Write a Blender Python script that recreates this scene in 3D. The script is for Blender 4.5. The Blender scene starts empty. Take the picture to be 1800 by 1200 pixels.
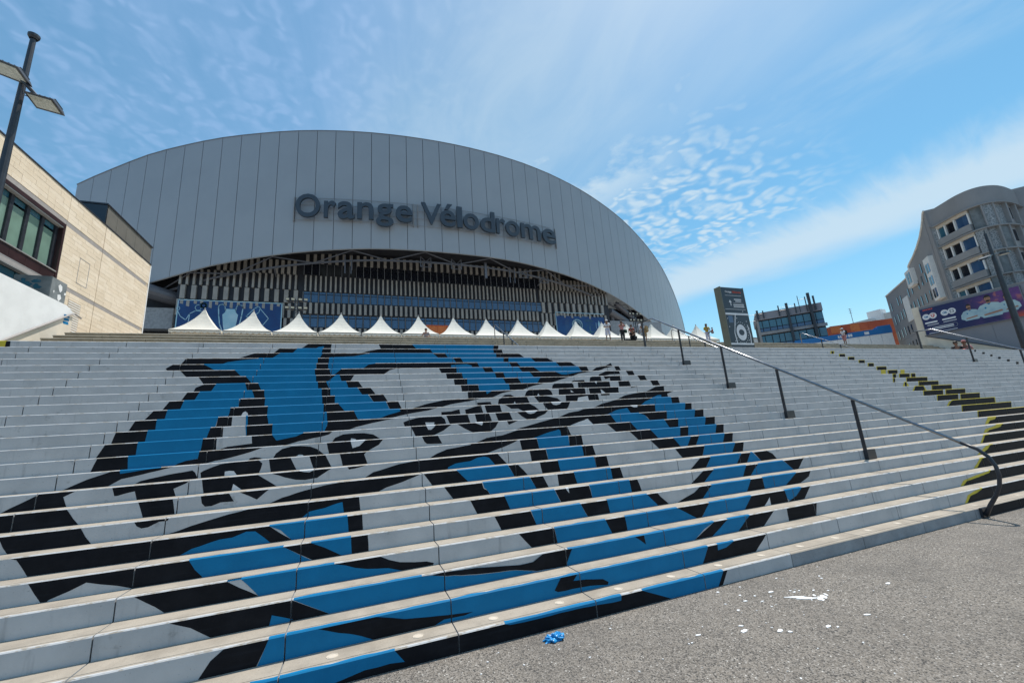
import bpy, bmesh, math, random
from mathutils import Vector, Matrix, noise
from mathutils.geometry import tessellate_polygon
random.seed(7)
R = math.radians
SC = bpy.context.scene
COL = SC.collection

# ---------------------------------------------------------------- camera, sky, sun, exposure
cam = bpy.data.cameras.new('camera'); camo = bpy.data.objects.new('camera', cam); COL.objects.link(camo)
cam.sensor_width = 36.0; cam.lens = 14.44; cam.clip_start = 0.05; cam.clip_end = 2000
_r, _u, _f = Vector((0.93659, -0.342984, -0.071835)), Vector((-0.01165, -0.235355, 0.97184)), Vector((0.350232, 0.909379, 0.224427))
m = Matrix.Identity(4)
for i in range(3):
    m[i][0], m[i][1], m[i][2] = _r[i], _u[i], -_f[i]
m[2][3] = 1.655
camo.matrix_world = m
SC.camera = camo
SUN = Vector((0.35, 0.17, 0.925)).normalized()
sun = bpy.data.lights.new('sun', 'SUN'); suno = bpy.data.objects.new('sun', sun); COL.objects.link(suno)
sun.energy = 3.9; sun.angle = R(0.55); sun.color = (1.0, 0.945, 0.86)
suno.rotation_euler = SUN.to_track_quat('Z', 'Y').to_euler()
SC.view_settings.view_transform = 'Standard'; SC.view_settings.look = 'None'
SC.view_settings.exposure = 0.32; SC.view_settings.gamma = 1.0; SC.view_settings.use_curve_mapping = False
SC.render.engine = 'CYCLES'
SC.cycles.max_bounces = 6

W = bpy.data.worlds.new('World'); SC.world = W; W.use_nodes = True
NT = W.node_tree; NT.nodes.clear()


class G:
    """small node-graph helper"""
    def __init__(s, nt): s.nt = nt
    def n(s, t, **kw):
        o = s.nt.nodes.new(t)
        for k, v in kw.items(): setattr(o, k, v)
        return o
    def put(s, sock, v):
        if isinstance(v, bpy.types.NodeSocket): s.nt.links.new(v, sock)
        else: sock.default_value = v
    def m(s, op, a, b=0.0, c=0.0, clamp=False):
        o = s.n('ShaderNodeMath', operation=op, use_clamp=clamp)
        s.put(o.inputs[0], a); s.put(o.inputs[1], b); s.put(o.inputs[2], c)
        return o.outputs[0]
    def ss(s, v, a, b, lo=0.0, hi=1.0):
        o = s.n('ShaderNodeMapRange', interpolation_type='SMOOTHSTEP')
        s.put(o.inputs['Value'], v)
        o.inputs['From Min'].default_value = a; o.inputs['From Max'].default_value = b
        o.inputs['To Min'].default_value = lo; o.inputs['To Max'].default_value = hi
        return o.outputs[0]
    def noise(s, vec, scale, detail=3.0, rough=0.55, dist=0.0):
        o = s.n('ShaderNodeTexNoise')
        if vec is not None: s.put(o.inputs['Vector'], vec)
        o.inputs['Scale'].default_value = scale; o.inputs['Detail'].default_value = detail
        o.inputs['Roughness'].default_value = rough; o.inputs['Distortion'].default_value = dist
        return o.outputs['Fac']
    def xyz(s, x, y, z=0.0):
        o = s.n('ShaderNodeCombineXYZ'); s.put(o.inputs[0], x); s.put(o.inputs[1], y); s.put(o.inputs[2], z)
        return o.outputs[0]
    def mix(s, f, a, b):
        o = s.n('ShaderNodeMix', data_type='RGBA'); s.put(o.inputs[0], f)
        s.put(o.inputs[6], a if isinstance(a, bpy.types.NodeSocket) else (*a, 1.0))
        s.put(o.inputs[7], b if isinstance(b, bpy.types.NodeSocket) else (*b, 1.0))
        return o.outputs[2]


g = G(NT)
sky = g.n('ShaderNodeTexSky', sky_type='NISHITA', sun_disc=False)
sky.sun_elevation = math.asin(SUN.z); sky.sun_rotation = math.atan2(SUN.x, SUN.y)
sky.air_density = 1.15; sky.dust_density = 0.6; sky.ozone_density = 2.2
hs = g.n('ShaderNodeHueSaturation'); hs.inputs['Hue'].default_value = 0.478; hs.inputs['Saturation'].default_value = 1.28; hs.inputs['Value'].default_value = 1.0
NT.links.new(sky.outputs[0], hs.inputs['Color'])
tc = g.n('ShaderNodeTexCoord'); sp = g.n('ShaderNodeSeparateXYZ'); NT.links.new(tc.outputs['Generated'], sp.inputs[0])
zz = g.m('MAXIMUM', sp.outputs[2], 0.02)
u = g.m('DIVIDE', sp.outputs[0], zz); v = g.m('DIVIDE', sp.outputs[1], zz)
# axes along (s) and across (w) the high cirrus band, on a flat cloud layer overhead
w = g.m('ADD', g.m('MULTIPLY', u, 0.955), g.m('MULTIPLY', v, 0.298))
s = g.m('SUBTRACT', g.m('MULTIPLY', v, 0.955), g.m('MULTIPLY', u, 0.298))
uv = g.xyz(u, v)
big = g.noise(uv, 1.3, 4, 0.55)
w2 = g.m('ADD', w, g.m('MULTIPLY', g.m('SUBTRACT', big, 0.5), 0.55))
# cirrus band
feather = g.noise(g.xyz(g.m('MULTIPLY', w, 1.2), g.m('MULTIPLY', s, 7.0)), 1.6, 3, 0.6, 0.4)
wf = g.m('ADD', w2, g.m('MULTIPLY', g.m('SUBTRACT', feather, 0.5), 0.45))
band = g.m('MULTIPLY', g.ss(wf, 2.10, 2.72), g.ss(w2, 3.45, 2.88))
# altocumulus flakes between stadium and band, and finer ripples on the left
vor = g.n('ShaderNodeTexVoronoi', feature='SMOOTH_F1'); vor.inputs['Scale'].default_value = 17; vor.inputs['Smoothness'].default_value = 0.75
warp = g.xyz(g.m('ADD', u, g.m('MULTIPLY', g.noise(uv, 5.0, 2), 0.28)), g.m('ADD', g.m('MULTIPLY', v, 1.25), g.m('MULTIPLY', g.noise(uv, 4.1, 2), 0.30)))
NT.links.new(warp, vor.inputs['Vector'])
fl = g.ss(g.m('ADD', vor.outputs['Distance'], g.m('MULTIPLY', g.m('SUBTRACT', g.noise(uv, 17, 3), 0.5), 0.7)), 0.70, 0.10)
frag = g.m('MULTIPLY', g.m('MULTIPLY', g.ss(w2, 0.75, 1.25), g.ss(w2, 2.9, 2.4)), g.m('MULTIPLY', g.ss(s, 0.15, 0.85), g.ss(big, 0.28, 0.50)))
flakes = g.m('MULTIPLY', fl, frag)
vor2 = g.n('ShaderNodeTexVoronoi', feature='SMOOTH_F1'); vor2.inputs['Scale'].default_value = 26; vor2.inputs['Smoothness'].default_value = 0.9
wp2 = g.xyz(g.m('ADD', g.m('MULTIPLY', u, 1.0), g.m('MULTIPLY', g.noise(uv, 9, 2), 0.13)), g.m('ADD', g.m('MULTIPLY', v, 0.8), g.m('MULTIPLY', g.noise(uv, 8, 2), 0.15)))
NT.links.new(wp2, vor2.inputs['Vector'])
rip = g.ss(g.m('ADD', vor2.outputs['Distance'], g.m('MULTIPLY', g.m('SUBTRACT', g.noise(uv, 30, 2), 0.5), 0.5)), 0.62, 0.05)
leftm = g.ss(w2, 0.75, 0.1)
ripples = g.m('MULTIPLY', rip, leftm)
# soft fanned veil over the middle
streak = g.noise(g.xyz(g.m('MULTIPLY', u, 4.6), g.m('MULTIPLY', v, 1.5)), 1.2, 5, 0.62, 0.7)
veil = g.m('MULTIPLY', g.ss(w2, 1.55, 0.70), g.ss(streak, 0.25, 0.72, 0.62, 1.0))
veil = g.m('MULTIPLY', veil, g.ss(w2, -0.75, 0.60, 0.62, 1.0))
wisp = g.m('MULTIPLY', g.m('MULTIPLY', g.ss(w, 1.22, 1.5), g.ss(w, 1.80, 1.6)), g.m('MULTIPLY', g.ss(s, 0.65, 0.1), g.ss(g.noise(g.xyz(g.m('MULTIPLY', w, 2.0), s), 3.0, 4), 0.3, 0.75)))
puff = g.m('MULTIPLY', g.m('MULTIPLY', g.ss(w, 0.75, 1.05), g.ss(w, 1.65, 1.2)), g.m('MULTIPLY', g.m('MULTIPLY', g.ss(s, 0.5, 0.85), g.ss(s, 1.6, 1.05)), g.ss(g.noise(uv, 3.2, 5, 0.6), 0.36, 0.62)))
low = g.ss(sp.outputs[2], 0.20, 0.02, 0.0, 0.55)
cov = g.m('MAXIMUM', g.m('MULTIPLY', band, 0.80), g.m('MULTIPLY', veil, 0.50))
cov = g.m('MAXIMUM', cov, g.m('MULTIPLY', puff, 0.85))
cov = g.m('MAXIMUM', cov, g.m('MULTIPLY', wisp, 0.34))
cov = g.m('MAXIMUM', cov, g.m('MULTIPLY', flakes, 0.82))
cov = g.m('ADD', cov, g.m('MULTIPLY', ripples, 0.24), clamp=True)
cov = g.m('MAXIMUM', cov, low)
cloudc = g.mix(leftm, (4.5, 5.5, 6.2), (2.7, 4.0, 6.2))
skc = g.mix(cov, hs.outputs[0], cloudc)
bg = g.n('ShaderNodeBackground'); NT.links.new(skc, bg.inputs['Color']); bg.inputs['Strength'].default_value = 0.115
wo = g.n('ShaderNodeOutputWorld'); NT.links.new(bg.outputs[0], wo.inputs['Surface'])


# ---------------------------------------------------------------- helpers
def mat(name, col, rough=0.7, col2=None, scale=4.0, detail=4.0, amt=(0.35, 0.7), bump=0.0, bscale=None, metal=0.0, spec=0.5, extra=None):
    """procedural principled material: two colours mixed by world-space noise, optional bump"""
    mm = bpy.data.materials.new(name); mm.use_nodes = True
    nt = mm.node_tree; q = G(nt); p = nt.nodes['Principled BSDF']
    p.inputs['Roughness'].default_value = rough; p.inputs['Metallic'].default_value = metal
    p.inputs['Specular IOR Level'].default_value = spec
    geo = q.n('ShaderNodeNewGeometry').outputs['Position']
    c2 = col2 or tuple(min(1, x * 1.12 + 0.003) for x in col)
    f = q.ss(q.noise(geo, scale, detail, 0.6), amt[0], amt[1])
    c = q.mix(f, col, c2)
    if extra: c = extra(q, geo, c, p)
    q.put(p.inputs['Base Color'], c)
    if bump:
        b = q.n('ShaderNodeBump'); b.inputs['Strength'].default_value = 1.0; b.inputs['Distance'].default_value = bump
        q.put(b.inputs['Height'], q.noise(geo, bscale or scale * 4, 4, 0.6)); nt.links.new(b.outputs[0], p.inputs['Normal'])
    return mm


class MB:
    def __init__(s): s.v = []; s.f = []; s.k = []
    def add(s, vs, fs, k=0):
        o = len(s.v); s.v += [tuple(x) for x in vs]
        s.f += [tuple(o + i for i in f) for f in fs]; s.k += [k] * len(fs)
        return s
    def box(s, x0, x1, y0, y1, z0, z1, k=0):
        return s.add([(x0, y0, z0), (x1, y0, z0), (x1, y1, z0), (x0, y1, z0), (x0, y0, z1), (x1, y0, z1), (x1, y1, z1), (x0, y1, z1)],
                     [(3, 2, 1, 0), (4, 5, 6, 7), (0, 1, 5, 4), (1, 2, 6, 5), (2, 3, 7, 6), (3, 0, 4, 7)], k)
    def obox(s, c, ax, ay, az, k=0):
        """box from centre and three half-axis vectors"""
        c, ax, ay, az = Vector(c), Vector(ax), Vector(ay), Vector(az)
        vs = [c + ax * i + ay * j + az * l for l in (-1, 1) for (i, j) in ((-1, -1), (1, -1), (1, 1), (-1, 1))]
        return s.add(vs, [(3, 2, 1, 0), (4, 5, 6, 7), (0, 1, 5, 4), (1, 2, 6, 5), (2, 3, 7, 6), (3, 0, 4, 7)], k)
    def prism(s, pts, d, k=0):
        """polygon (list of 3-D points) extruded by vector d, tessellated caps"""
        pts = [Vector(p) for p in pts]; n = len(pts); d = Vector(d)
        tri = [tuple(t) for t in tessellate_polygon([pts])]
        vs = pts + [p + d for p in pts]
        fs = [t for t in tri] + [tuple(n + i for i in reversed(t)) for t in tri] + [(i, (i + 1) % n, n + (i + 1) % n, n + i) for i in range(n)]
        return s.add(vs, fs, k)
    def poly(s, pts, k=0):
        pts = [Vector(p) for p in pts]
        return s.add(pts, [tuple(t) for t in tessellate_polygon([pts])], k)
    def tube(s, path, r, n=8, k=0, cap=True):
        path = [Vector(p) for p in path]; N = len(path)
        rs = r if isinstance(r, (list, tuple)) else [r] * N
        vs = []; prev = None
        for i, p in enumerate(path):
            t = (path[min(i + 1, N - 1)] - path[max(i - 1, 0)]).normalized()
            a = prev if prev is not None else (Vector((0, 0, 1)) if abs(t.z) < 0.9 else Vector((1, 0, 0)))
            a = (a - t * a.dot(t)).normalized(); prev = a; b = t.cross(a)
            vs += [p + (a * math.cos(j * 2 * math.pi / n) + b * math.sin(j * 2 * math.pi / n)) * rs[i] for j in range(n)]
        fs = [(i * n + j, i * n + (j + 1) % n, (i + 1) * n + (j + 1) % n, (i + 1) * n + j) for i in range(N - 1) for j in range(n)]
        if cap: fs += [tuple(reversed(range(n))), tuple((N - 1) * n + j for j in range(n))]
        return s.add(vs, fs, k)
    def lathe(s, prof, n=16, c=(0, 0, 0), k=0):
        c = Vector(c); N = len(prof)
        vs = [c + Vector((r * math.cos(j * 2 * math.pi / n), r * math.sin(j * 2 * math.pi / n), z)) for r, z in prof for j in range(n)]
        fs = [(i * n + j, i * n + (j + 1) % n, (i + 1) * n + (j + 1) % n, (i + 1) * n + j) for i in range(N - 1) for j in range(n)]
        return s.add(vs, fs, k)
    def mesh(s, name, mats, smooth=False):
        me = bpy.data.meshes.new(name); me.from_pydata(s.v, [], s.f)
        for x in (mats if isinstance(mats, (list, tuple)) else [mats]): me.materials.append(x)
        me.polygons.foreach_set('material_index', s.k)
        if smooth: me.polygons.foreach_set('use_smooth', [True] * len(s.f))
        me.update()
        return me
    def build(s, name, mats, parent=None, smooth=False, bevel=0.0):
        me = s.mesh(name, mats, smooth)
        bm = bmesh.new(); bm.from_mesh(me)
        bmesh.ops.recalc_face_normals(bm, faces=bm.faces)
        if bevel: bmesh.ops.bevel(bm, geom=[e for e in bm.edges if len(e.link_faces) == 2 and e.calc_face_angle(0) > 0.6], offset=bevel, segments=2, affect='EDGES', clamp_overlap=True)
        bm.to_mesh(me); bm.free()
        return link(name, me, parent)


def link(name, me, parent=None):
    o = bpy.data.objects.new(name, me); COL.objects.link(o)
    if parent: o.parent = parent
    return o


def thing(name, label, cat, group=None, kind=None):
    o = bpy.data.objects.new(name, None); COL.objects.link(o); o.empty_display_size = 0.2
    return tag(o, label, cat, group, kind)


def tag(o, label=None, cat=None, group=None, kind=None):
    if label: o['label'] = label
    if cat: o['category'] = cat
    if group: o['group'] = group
    if kind: o['kind'] = kind
    return o


def rebase(root, base, rz=0.0):
    """children were written in world coordinates: move the root to its base and keep them in place"""
    b = Vector(base)
    for c in root.children: c.location = c.location - b
    root.location = b
    return root


def copy_tree(o, parent=None, d=0):
    c = o.copy(); COL.objects.link(c)
    if parent: c.parent = parent
    for ch in list(o.children): copy_tree(ch, c, d + 1)
    return c


def text_mesh(s, size=1.0, bold=0.0, depth=0.0):
    cu = bpy.data.curves.new('t', 'FONT'); cu.body = s; cu.size = size; cu.offset = bold; cu.extrude = depth; cu.resolution_u = 4
    o = bpy.data.objects.new('t', cu); COL.objects.link(o)
    dg = bpy.context.evaluated_depsgraph_get()
    me = bpy.data.meshes.new_from_object(o.evaluated_get(dg)); bpy.data.objects.remove(o)
    return me


def put_text(s, name, parent, mt, origin, ax, up, width=None, height=None, bold=0.0, depth=0.004):
    """text fitted into width x height, lying in the plane (ax, up) at origin (lower left corner)"""
    me = text_mesh(s, 1.0, bold, 0.5)
    xs = [v.co.x for v in me.vertices]; ys = [v.co.y for v in me.vertices]
    sx = (width / (max(xs) - min(xs))) if width else None
    sy = (height / (max(ys) - min(ys))) if height else sx
    sx = sx or sy
    ax, up = Vector(ax).normalized(), Vector(up).normalized(); nn = ax.cross(up); O = Vector(origin)
    x0, y0 = min(xs), min(ys)
    for vv in me.vertices:
        x, y, z = vv.co
        vv.co = O + ax * ((x - x0) * sx) + up * ((y - y0) * sy) + nn * (z * 2 * depth * 0.5 + depth * 0.5)
    me.materials.clear(); me.materials.append(mt); me.name = name
    return link(name, me, parent)


# ---------------------------------------------------------------- materials
def scuffs(q, geo, c, p):
    # worn patches where grey concrete shows through, and drip stains
    worn = q.ss(q.noise(geo, 7.0, 6, 0.68), 0.62, 0.70)
    st = q.noise(q_map(q, geo, (9, 9, 1.2)), 1.6, 4, 0.6)
    c = q.mix(q.m('MULTIPLY', q.ss(st, 0.58, 0.78), 0.45), c, (0.22, 0.225, 0.23))
    spk = q.ss(q.noise(geo, 60, 2, 0.5), 0.70, 0.76)
    c = q.mix(q.m('MULTIPLY', spk, 0.55), c, (0.14, 0.14, 0.14))
    return q.mix(q.m('MULTIPLY', worn, 0.40), c, (0.20, 0.20, 0.195))


def q_map(q, vec, sc):
    o = q.n('ShaderNodeVectorMath', operation='MULTIPLY'); q.put(o.inputs[0], vec); o.inputs[1].default_value = sc
    return o.outputs[0]


def aggregate(q, geo, c, p):
    sp1 = q.ss(q.noise(geo, 95, 3, 0.7), 0.56, 0.70)
    c = q.mix(q.m('MULTIPLY', sp1, 0.5), c, (0.17, 0.15, 0.125))
    sp2 = q.ss(q.noise(geo, 11, 5, 0.7), 0.58, 0.70)
    return q.mix(q.m('MULTIPLY', sp2, 0.35), c, (0.22, 0.19, 0.16))


def brushed(q, geo, c, p):
    st = q.noise(q_map(q, geo, (2.0, 2.0, 40)), 1.0, 3, 0.6)
    return q.mix(q.m('MULTIPLY', q.ss(st, 0.55, 0.75), 0.35), c, tuple(x * 1.0 for x in (0.02, 0.024, 0.032)))


def asphalt_x(q, geo, c, p):
    vo = q.n('ShaderNodeTexVoronoi'); q.put(vo.inputs['Vector'], geo); vo.inputs['Scale'].default_value = 110
    h = q.n('ShaderNodeSeparateColor'); q.nt.links.new(vo.outputs['Color'], h.inputs[0])
    c = q.mix(q.ss(h.outputs[0], 0.35, 0.95), c, (0.30, 0.27, 0.235))
    c = q.mix(q.ss(h.outputs[1], 0.62, 0.9), c, (0.06, 0.055, 0.05))
    pale = q.ss(h.outputs[2], 0.985, 0.995)
    c = q.mix(pale, c, (0.60, 0.57, 0.52))
    dm = q.ss(q.noise(geo, 0.9, 4, 0.6), 0.40, 0.66)
    c = q.mix(q.m('MULTIPLY', dm, 0.30), c, (0.10, 0.09, 0.08))
    b = q.n('ShaderNodeBump'); b.inputs['Distance'].default_value = 0.006; b.inputs['Strength'].default_value = 0.9
    q.put(b.inputs['Height'], vo.outputs['Distance']); q.nt.links.new(b.outputs[0], p.inputs['Normal'])
    return c


M = {}
M['white'] = mat('white_paint', (0.50, 0.507, 0.512), 0.75, (0.42, 0.428, 0.434), 2.2, 5, bump=0.002, bscale=40, extra=scuffs)
M['conc'] = mat('step_concrete', (0.385, 0.335, 0.27), 0.88, (0.29, 0.25, 0.20), 3.0, 6, bump=0.0025, bscale=70, extra=aggregate)


def nosing(q, geo, c, p):
    f = q.ss(q.noise(q_map(q, geo, (1, 3, 1)), 9, 4, 0.7), 0.40, 0.52)
    return q.mix(f, (0.33, 0.29, 0.235), (0.50, 0.50, 0.495))


M['nose'] = mat('painted_nosing', (0.5, 0.47, 0.42), 0.8, extra=nosing)
M['bare'] = mat('bare_concrete', (0.33, 0.345, 0.36), 0.85, (0.24, 0.25, 0.26), 2.5, 6, bump=0.003, bscale=40, extra=aggregate)
M['black'] = mat('black_paint', (0.006, 0.007, 0.010), 0.6, (0.011, 0.012, 0.016), 6, 5, bump=0.001, bscale=60, spec=0.12, extra=brushed)
M['blue'] = mat('blue_paint', (0.001, 0.155, 0.335), 0.55, (0.002, 0.18, 0.385), 3, 5, bump=0.001, bscale=60, spec=0.2)
M['yellow'] = mat('yellow_paint', (0.50, 0.40, 0.02), 0.6, (0.60, 0.48, 0.03), 5)
M['whitepaint'] = mat('white_line_paint', (0.66, 0.67, 0.68), 0.7, (0.58, 0.59, 0.6), 5)
M['asphalt'] = mat('asphalt', (0.205, 0.178, 0.147), 0.92, (0.160, 0.140, 0.117), 2.0, 6, extra=asphalt_x)
M['paving'] = mat('paving', (0.42, 0.385, 0.33), 0.9, (0.33, 0.30, 0.26), 1.4, 5)
M['upstep'] = mat('upper_step_stone', (0.36, 0.32, 0.25), 0.9, (0.26, 0.235, 0.185), 2.2, 6, extra=aggregate)
M['steel'] = mat('dark_painted_steel', (0.018, 0.020, 0.026), 0.38, (0.03, 0.032, 0.04), 5, spec=0.6)
M['railtop'] = mat('brushed_rail_steel', (0.22, 0.23, 0.25), 0.25, (0.30, 0.31, 0.33), 6, metal=1.0)
def panel_x(q, geo, c, p):
    oi = q.n('ShaderNodeObjectInfo')
    return q.mix(q.m('MULTIPLY', oi.outputs['Random'], 0.35), c, (0.30, 0.325, 0.35))
M['shell'] = mat('shell_panel', (0.335, 0.36, 0.385), 0.42, (0.315, 0.34, 0.365), 0.12, 3, spec=0.4, extra=panel_x)
M['letter'] = mat('sign_letter_face', (0.036, 0.05, 0.068), 0.45, (0.042, 0.057, 0.075), 0.6)
M['fin'] = mat('facade_fin', (0.34, 0.32, 0.29), 0.7, (0.27, 0.255, 0.235), 0.5, 4)
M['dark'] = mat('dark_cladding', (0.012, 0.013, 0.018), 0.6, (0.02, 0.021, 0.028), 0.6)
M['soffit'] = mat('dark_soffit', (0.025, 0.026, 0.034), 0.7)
M['truss'] = mat('truss_steel', (0.13, 0.13, 0.145), 0.5, metal=0.3)
def glass(name, col, rough=0.06, spec=0.8):
    return mat(name, col, rough, tuple(x * 1.25 for x in col), 0.7, 2, spec=spec)
M['gblue'] = glass('blue_window_glass', (0.035, 0.085, 0.17))
M['gdark'] = glass('dark_window_glass', (0.008, 0.010, 0.016))
M['greflect'] = glass('dim_reflection_glass', (0.030, 0.034, 0.038))  # dark glass with a dim reflection painted in as a paler base colour
M['gteal'] = glass('teal_window_glass', (0.035, 0.12, 0.17))
M['ggreen'] = glass('green_tinted_glass', (0.16, 0.25, 0.20), 0.08)
M['grey'] = mat('grey_frame', (0.16, 0.17, 0.19), 0.5)
M['tent'] = mat('tent_canvas', (0.72, 0.685, 0.60), 0.8, (0.66, 0.625, 0.545), 1.5)
M['banner'] = mat('blue_banner', (0.006, 0.042, 0.155), 0.6, (0.006, 0.07, 0.21), 0.25, 3)
M['bannerline'] = mat('banner_line_print', (0.30, 0.52, 0.62), 0.6, (0.42, 0.60, 0.68), 0.4)
M['limestone'] = mat('limestone_tile', (0.76, 0.63, 0.47), 0.85, (0.69, 0.565, 0.415), 0.8, 5, bump=0.003, bscale=20)
M['limestone2'] = mat('limestone_tile_pale', (0.80, 0.675, 0.52), 0.85, (0.74, 0.615, 0.465), 0.9, 5, bump=0.003, bscale=20)
M['mortar'] = mat('joint_mortar', (0.50, 0.40, 0.29), 0.95)
M['stripe'] = mat('grey_metal_stripe', (0.33, 0.30, 0.28), 0.6)
M['brown'] = mat('brown_cladding', (0.030, 0.013, 0.013), 0.35, (0.045, 0.02, 0.02), 1.5)
M['olive'] = mat('olive_grey_cladding', (0.135, 0.125, 0.105), 0.7, (0.115, 0.107, 0.09), 1.2)
M['render'] = mat('white_render', (0.80, 0.80, 0.785), 0.9, (0.72, 0.72, 0.705), 1.1, 6, bump=0.003, bscale=30)
M['cream'] = mat('cream_render', (0.70, 0.62, 0.50), 0.9, (0.61, 0.535, 0.43), 1.3, 5)
M['greycon'] = mat('grey_concrete', (0.13, 0.15, 0.155), 0.9, (0.21, 0.23, 0.235), 1.8, 6)
M['flat'] = mat('apartment_render', (0.29, 0.283, 0.28), 0.9, (0.26, 0.253, 0.25), 0.4, 5)
M['ledge'] = mat('apartment_ledge', (0.30, 0.295, 0.29), 0.85, (0.25, 0.247, 0.243), 0.6, 4)
def cracked(q, geo, c, p):
    vo = q.n('ShaderNodeTexVoronoi', feature='DISTANCE_TO_EDGE'); q.put(vo.inputs['Vector'], geo); vo.inputs['Scale'].default_value = 4.5
    return q.mix(q.ss(vo.outputs['Distance'], 0.0, 0.12), (0.42, 0.43, 0.43), c)
M['relief'] = mat('relief_panel', (0.16, 0.175, 0.18), 0.7, (0.23, 0.245, 0.25), 2.5, 5, extra=cracked)
M['reveal'] = mat('pale_reveal', (0.55, 0.48, 0.39), 0.8)
M['wframe'] = mat('white_window_frame', (0.72, 0.70, 0.66), 0.6)
M['wallgrey'] = mat('grey_wall_cladding', (0.27, 0.265, 0.285), 0.8, (0.25, 0.245, 0.262), 0.5)
M['orange'] = mat('terracotta_cladding', (0.46, 0.10, 0.035), 0.7, (0.36, 0.065, 0.025), 0.22, 4)
M['brightorange'] = mat('orange_panel', (0.50, 0.135, 0.03), 0.6)
M['tarp'] = mat('blue_tarpaulin', (0.01, 0.13, 0.36), 0.55, (0.01, 0.16, 0.42), 0.4)
M['plainwhite'] = mat('white_plastic', (0.72, 0.72, 0.71), 0.6)
M['sign'] = mat('dark_sign_face', (0.022, 0.033, 0.046), 0.35, (0.028, 0.04, 0.055), 0.8)
M['signside'] = mat('sign_side', (0.13, 0.13, 0.095), 0.5)
M['print'] = mat('white_print', (0.66, 0.67, 0.68), 0.6)
M['redprint'] = mat('red_print', (0.55, 0.085, 0.05), 0.6)
M['greyprint'] = mat('grey_print', (0.20, 0.22, 0.24), 0.6)
M['lamp'] = mat('lamp_lens', (0.42, 0.42, 0.34), 0.25, (0.55, 0.55, 0.47), 9)
M['skin'] = mat('skin', (0.33, 0.17, 0.105), 0.6)
M['skin2'] = mat('skin_tan', (0.22, 0.105, 0.06), 0.6)
M['hair'] = mat('dark_hair', (0.012, 0.009, 0.008), 0.6)
def cloth(name, c): return mat(name, c, 0.85, tuple(x * 0.85 for x in c), 6)
M['cwhite'] = cloth('white_cloth', (0.72, 0.71, 0.72)); M['cpale'] = cloth('pale_lilac_cloth', (0.56, 0.54, 0.62))
M['cgrey'] = cloth('grey_cloth', (0.27, 0.235, 0.235)); M['cblack'] = cloth('black_cloth', (0.014, 0.014, 0.018))
M['cred'] = cloth('red_cloth', (0.40, 0.09, 0.07)); M['cyellow'] = cloth('yellow_cloth', (0.50, 0.36, 0.03))
M['ctan'] = cloth('tan_canvas', (0.37, 0.25, 0.12)); M['cgreen'] = cloth('green_canvas', (0.03, 0.07, 0.05)); M['cpink'] = cloth('pink_cloth', (0.45, 0.20, 0.19))
M['glove'] = mat('blue_film', (0.01, 0.22, 0.52), 0.35, (0.02, 0.32, 0.66), 30)
M['jersey'] = mat('pale_jersey_print', (0.42, 0.56, 0.58), 0.7, (0.30, 0.44, 0.50), 1.6)
M['rust'] = mat('roof_white', (0.50, 0.50, 0.48), 0.8)
def bill_x(q, geo, c, p):
    s_ = q.n('ShaderNodeSeparateXYZ'); q.put(s_.inputs[0], geo)
    y, z = s_.outputs[1], s_.outputs[2]
    glow = q.m('MULTIPLY', q.ss(y, 22.8, 19.4), q.ss(q.noise(geo, 0.55, 5, 0.6), 0.30, 0.66))
    c = q.mix(glow, (0.006, 0.012, 0.085), (0.15, 0.045, 0.20))
    hot = q.m('MULTIPLY', q.ss(q.noise(geo, 0.9, 4, 0.6, 0.8), 0.50, 0.70), q.m('MULTIPLY', q.ss(y, 22.4, 20.8), q.ss(z, 10.6, 11.6)))
    c = q.mix(q.m('MULTIPLY', hot, 0.75), c, (0.52, 0.16, 0.10))
    red = q.m('MULTIPLY', q.ss(y, 20.0, 18.4), q.ss(z, 10.2, 9.5))
    return q.mix(q.m('MULTIPLY', red, 0.9), c, (0.55, 0.07, 0.02))
M['billboard'] = mat('billboard_print', (0.006, 0.012, 0.085), 0.45, extra=bill_x)

# ---------------------------------------------------------------- ground
gm = MB(); gm.add([(-260, -160, 0.02), (320, -160, 0.02), (320, 3.72, 0.02), (-260, 3.72, 0.02)], [(0, 1, 2, 3)])
tag(gm.build('forecourt_asphalt', M['asphalt']), kind='structure')

# ---------------------------------------------------------------- the painted flight of steps
Y0, RUN, NST = 3.6772, 0.26318, 25
Z = [0.02, 0.154, 0.32, 0.481, 0.643, 0.804, 0.967, 1.123, 1.282, 1.44, 1.603, 1.759, 1.92, 2.077, 2.235, 2.389, 2.549, 2.711, 2.873, 3.037, 3.199, 3.36, 3.525, 3.686, 3.847, 4.018]
YK = [0] + [Y0 + (k - 1) * RUN for k in range(1, 27)]
BL, BX0, GAP = 1.2655, 0.775, 0.010           # block length, a joint, joint width
NA, NB = -8, 25
stairs = thing('stairs', None, None, kind='structure')


def block_mesh(k, x0, x1, mb, top=None):
    h0, h1 = Z[k - 1] - 0.03, Z[k]
    y, d = YK[k], (RUN + 0.04 if k < NST else 1.2)
    prof = [(0, h0, 0), (0, h1 - 0.008, 2), (0.008, h1, 2), (0.026, h1, 1), (0.050, h1, 1), (0.0525, h1 - 0.005, 1), (0.058, h1 - 0.005, 1), (0.0605, h1, 1), (d, h1, 1), (d, h0, 1)]
    n = len(prof); vs = [(x, y + a, b) for x in (x0, x1) for a, b, _ in prof]
    fs = []; ks = []
    for i in range(n - 1):
        fs.append((i, n + i, n + i + 1, i + 1)); ks.append(0 if i == 0 else prof[i][2])
    fs += [tuple(range(n)), tuple(range(2 * n - 1, n - 1, -1))]; ks += [3, 3]
    o = len(mb.v); mb.v += vs; mb.f += [tuple(o + i for i in f) for f in fs]; mb.k += ks



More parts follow.
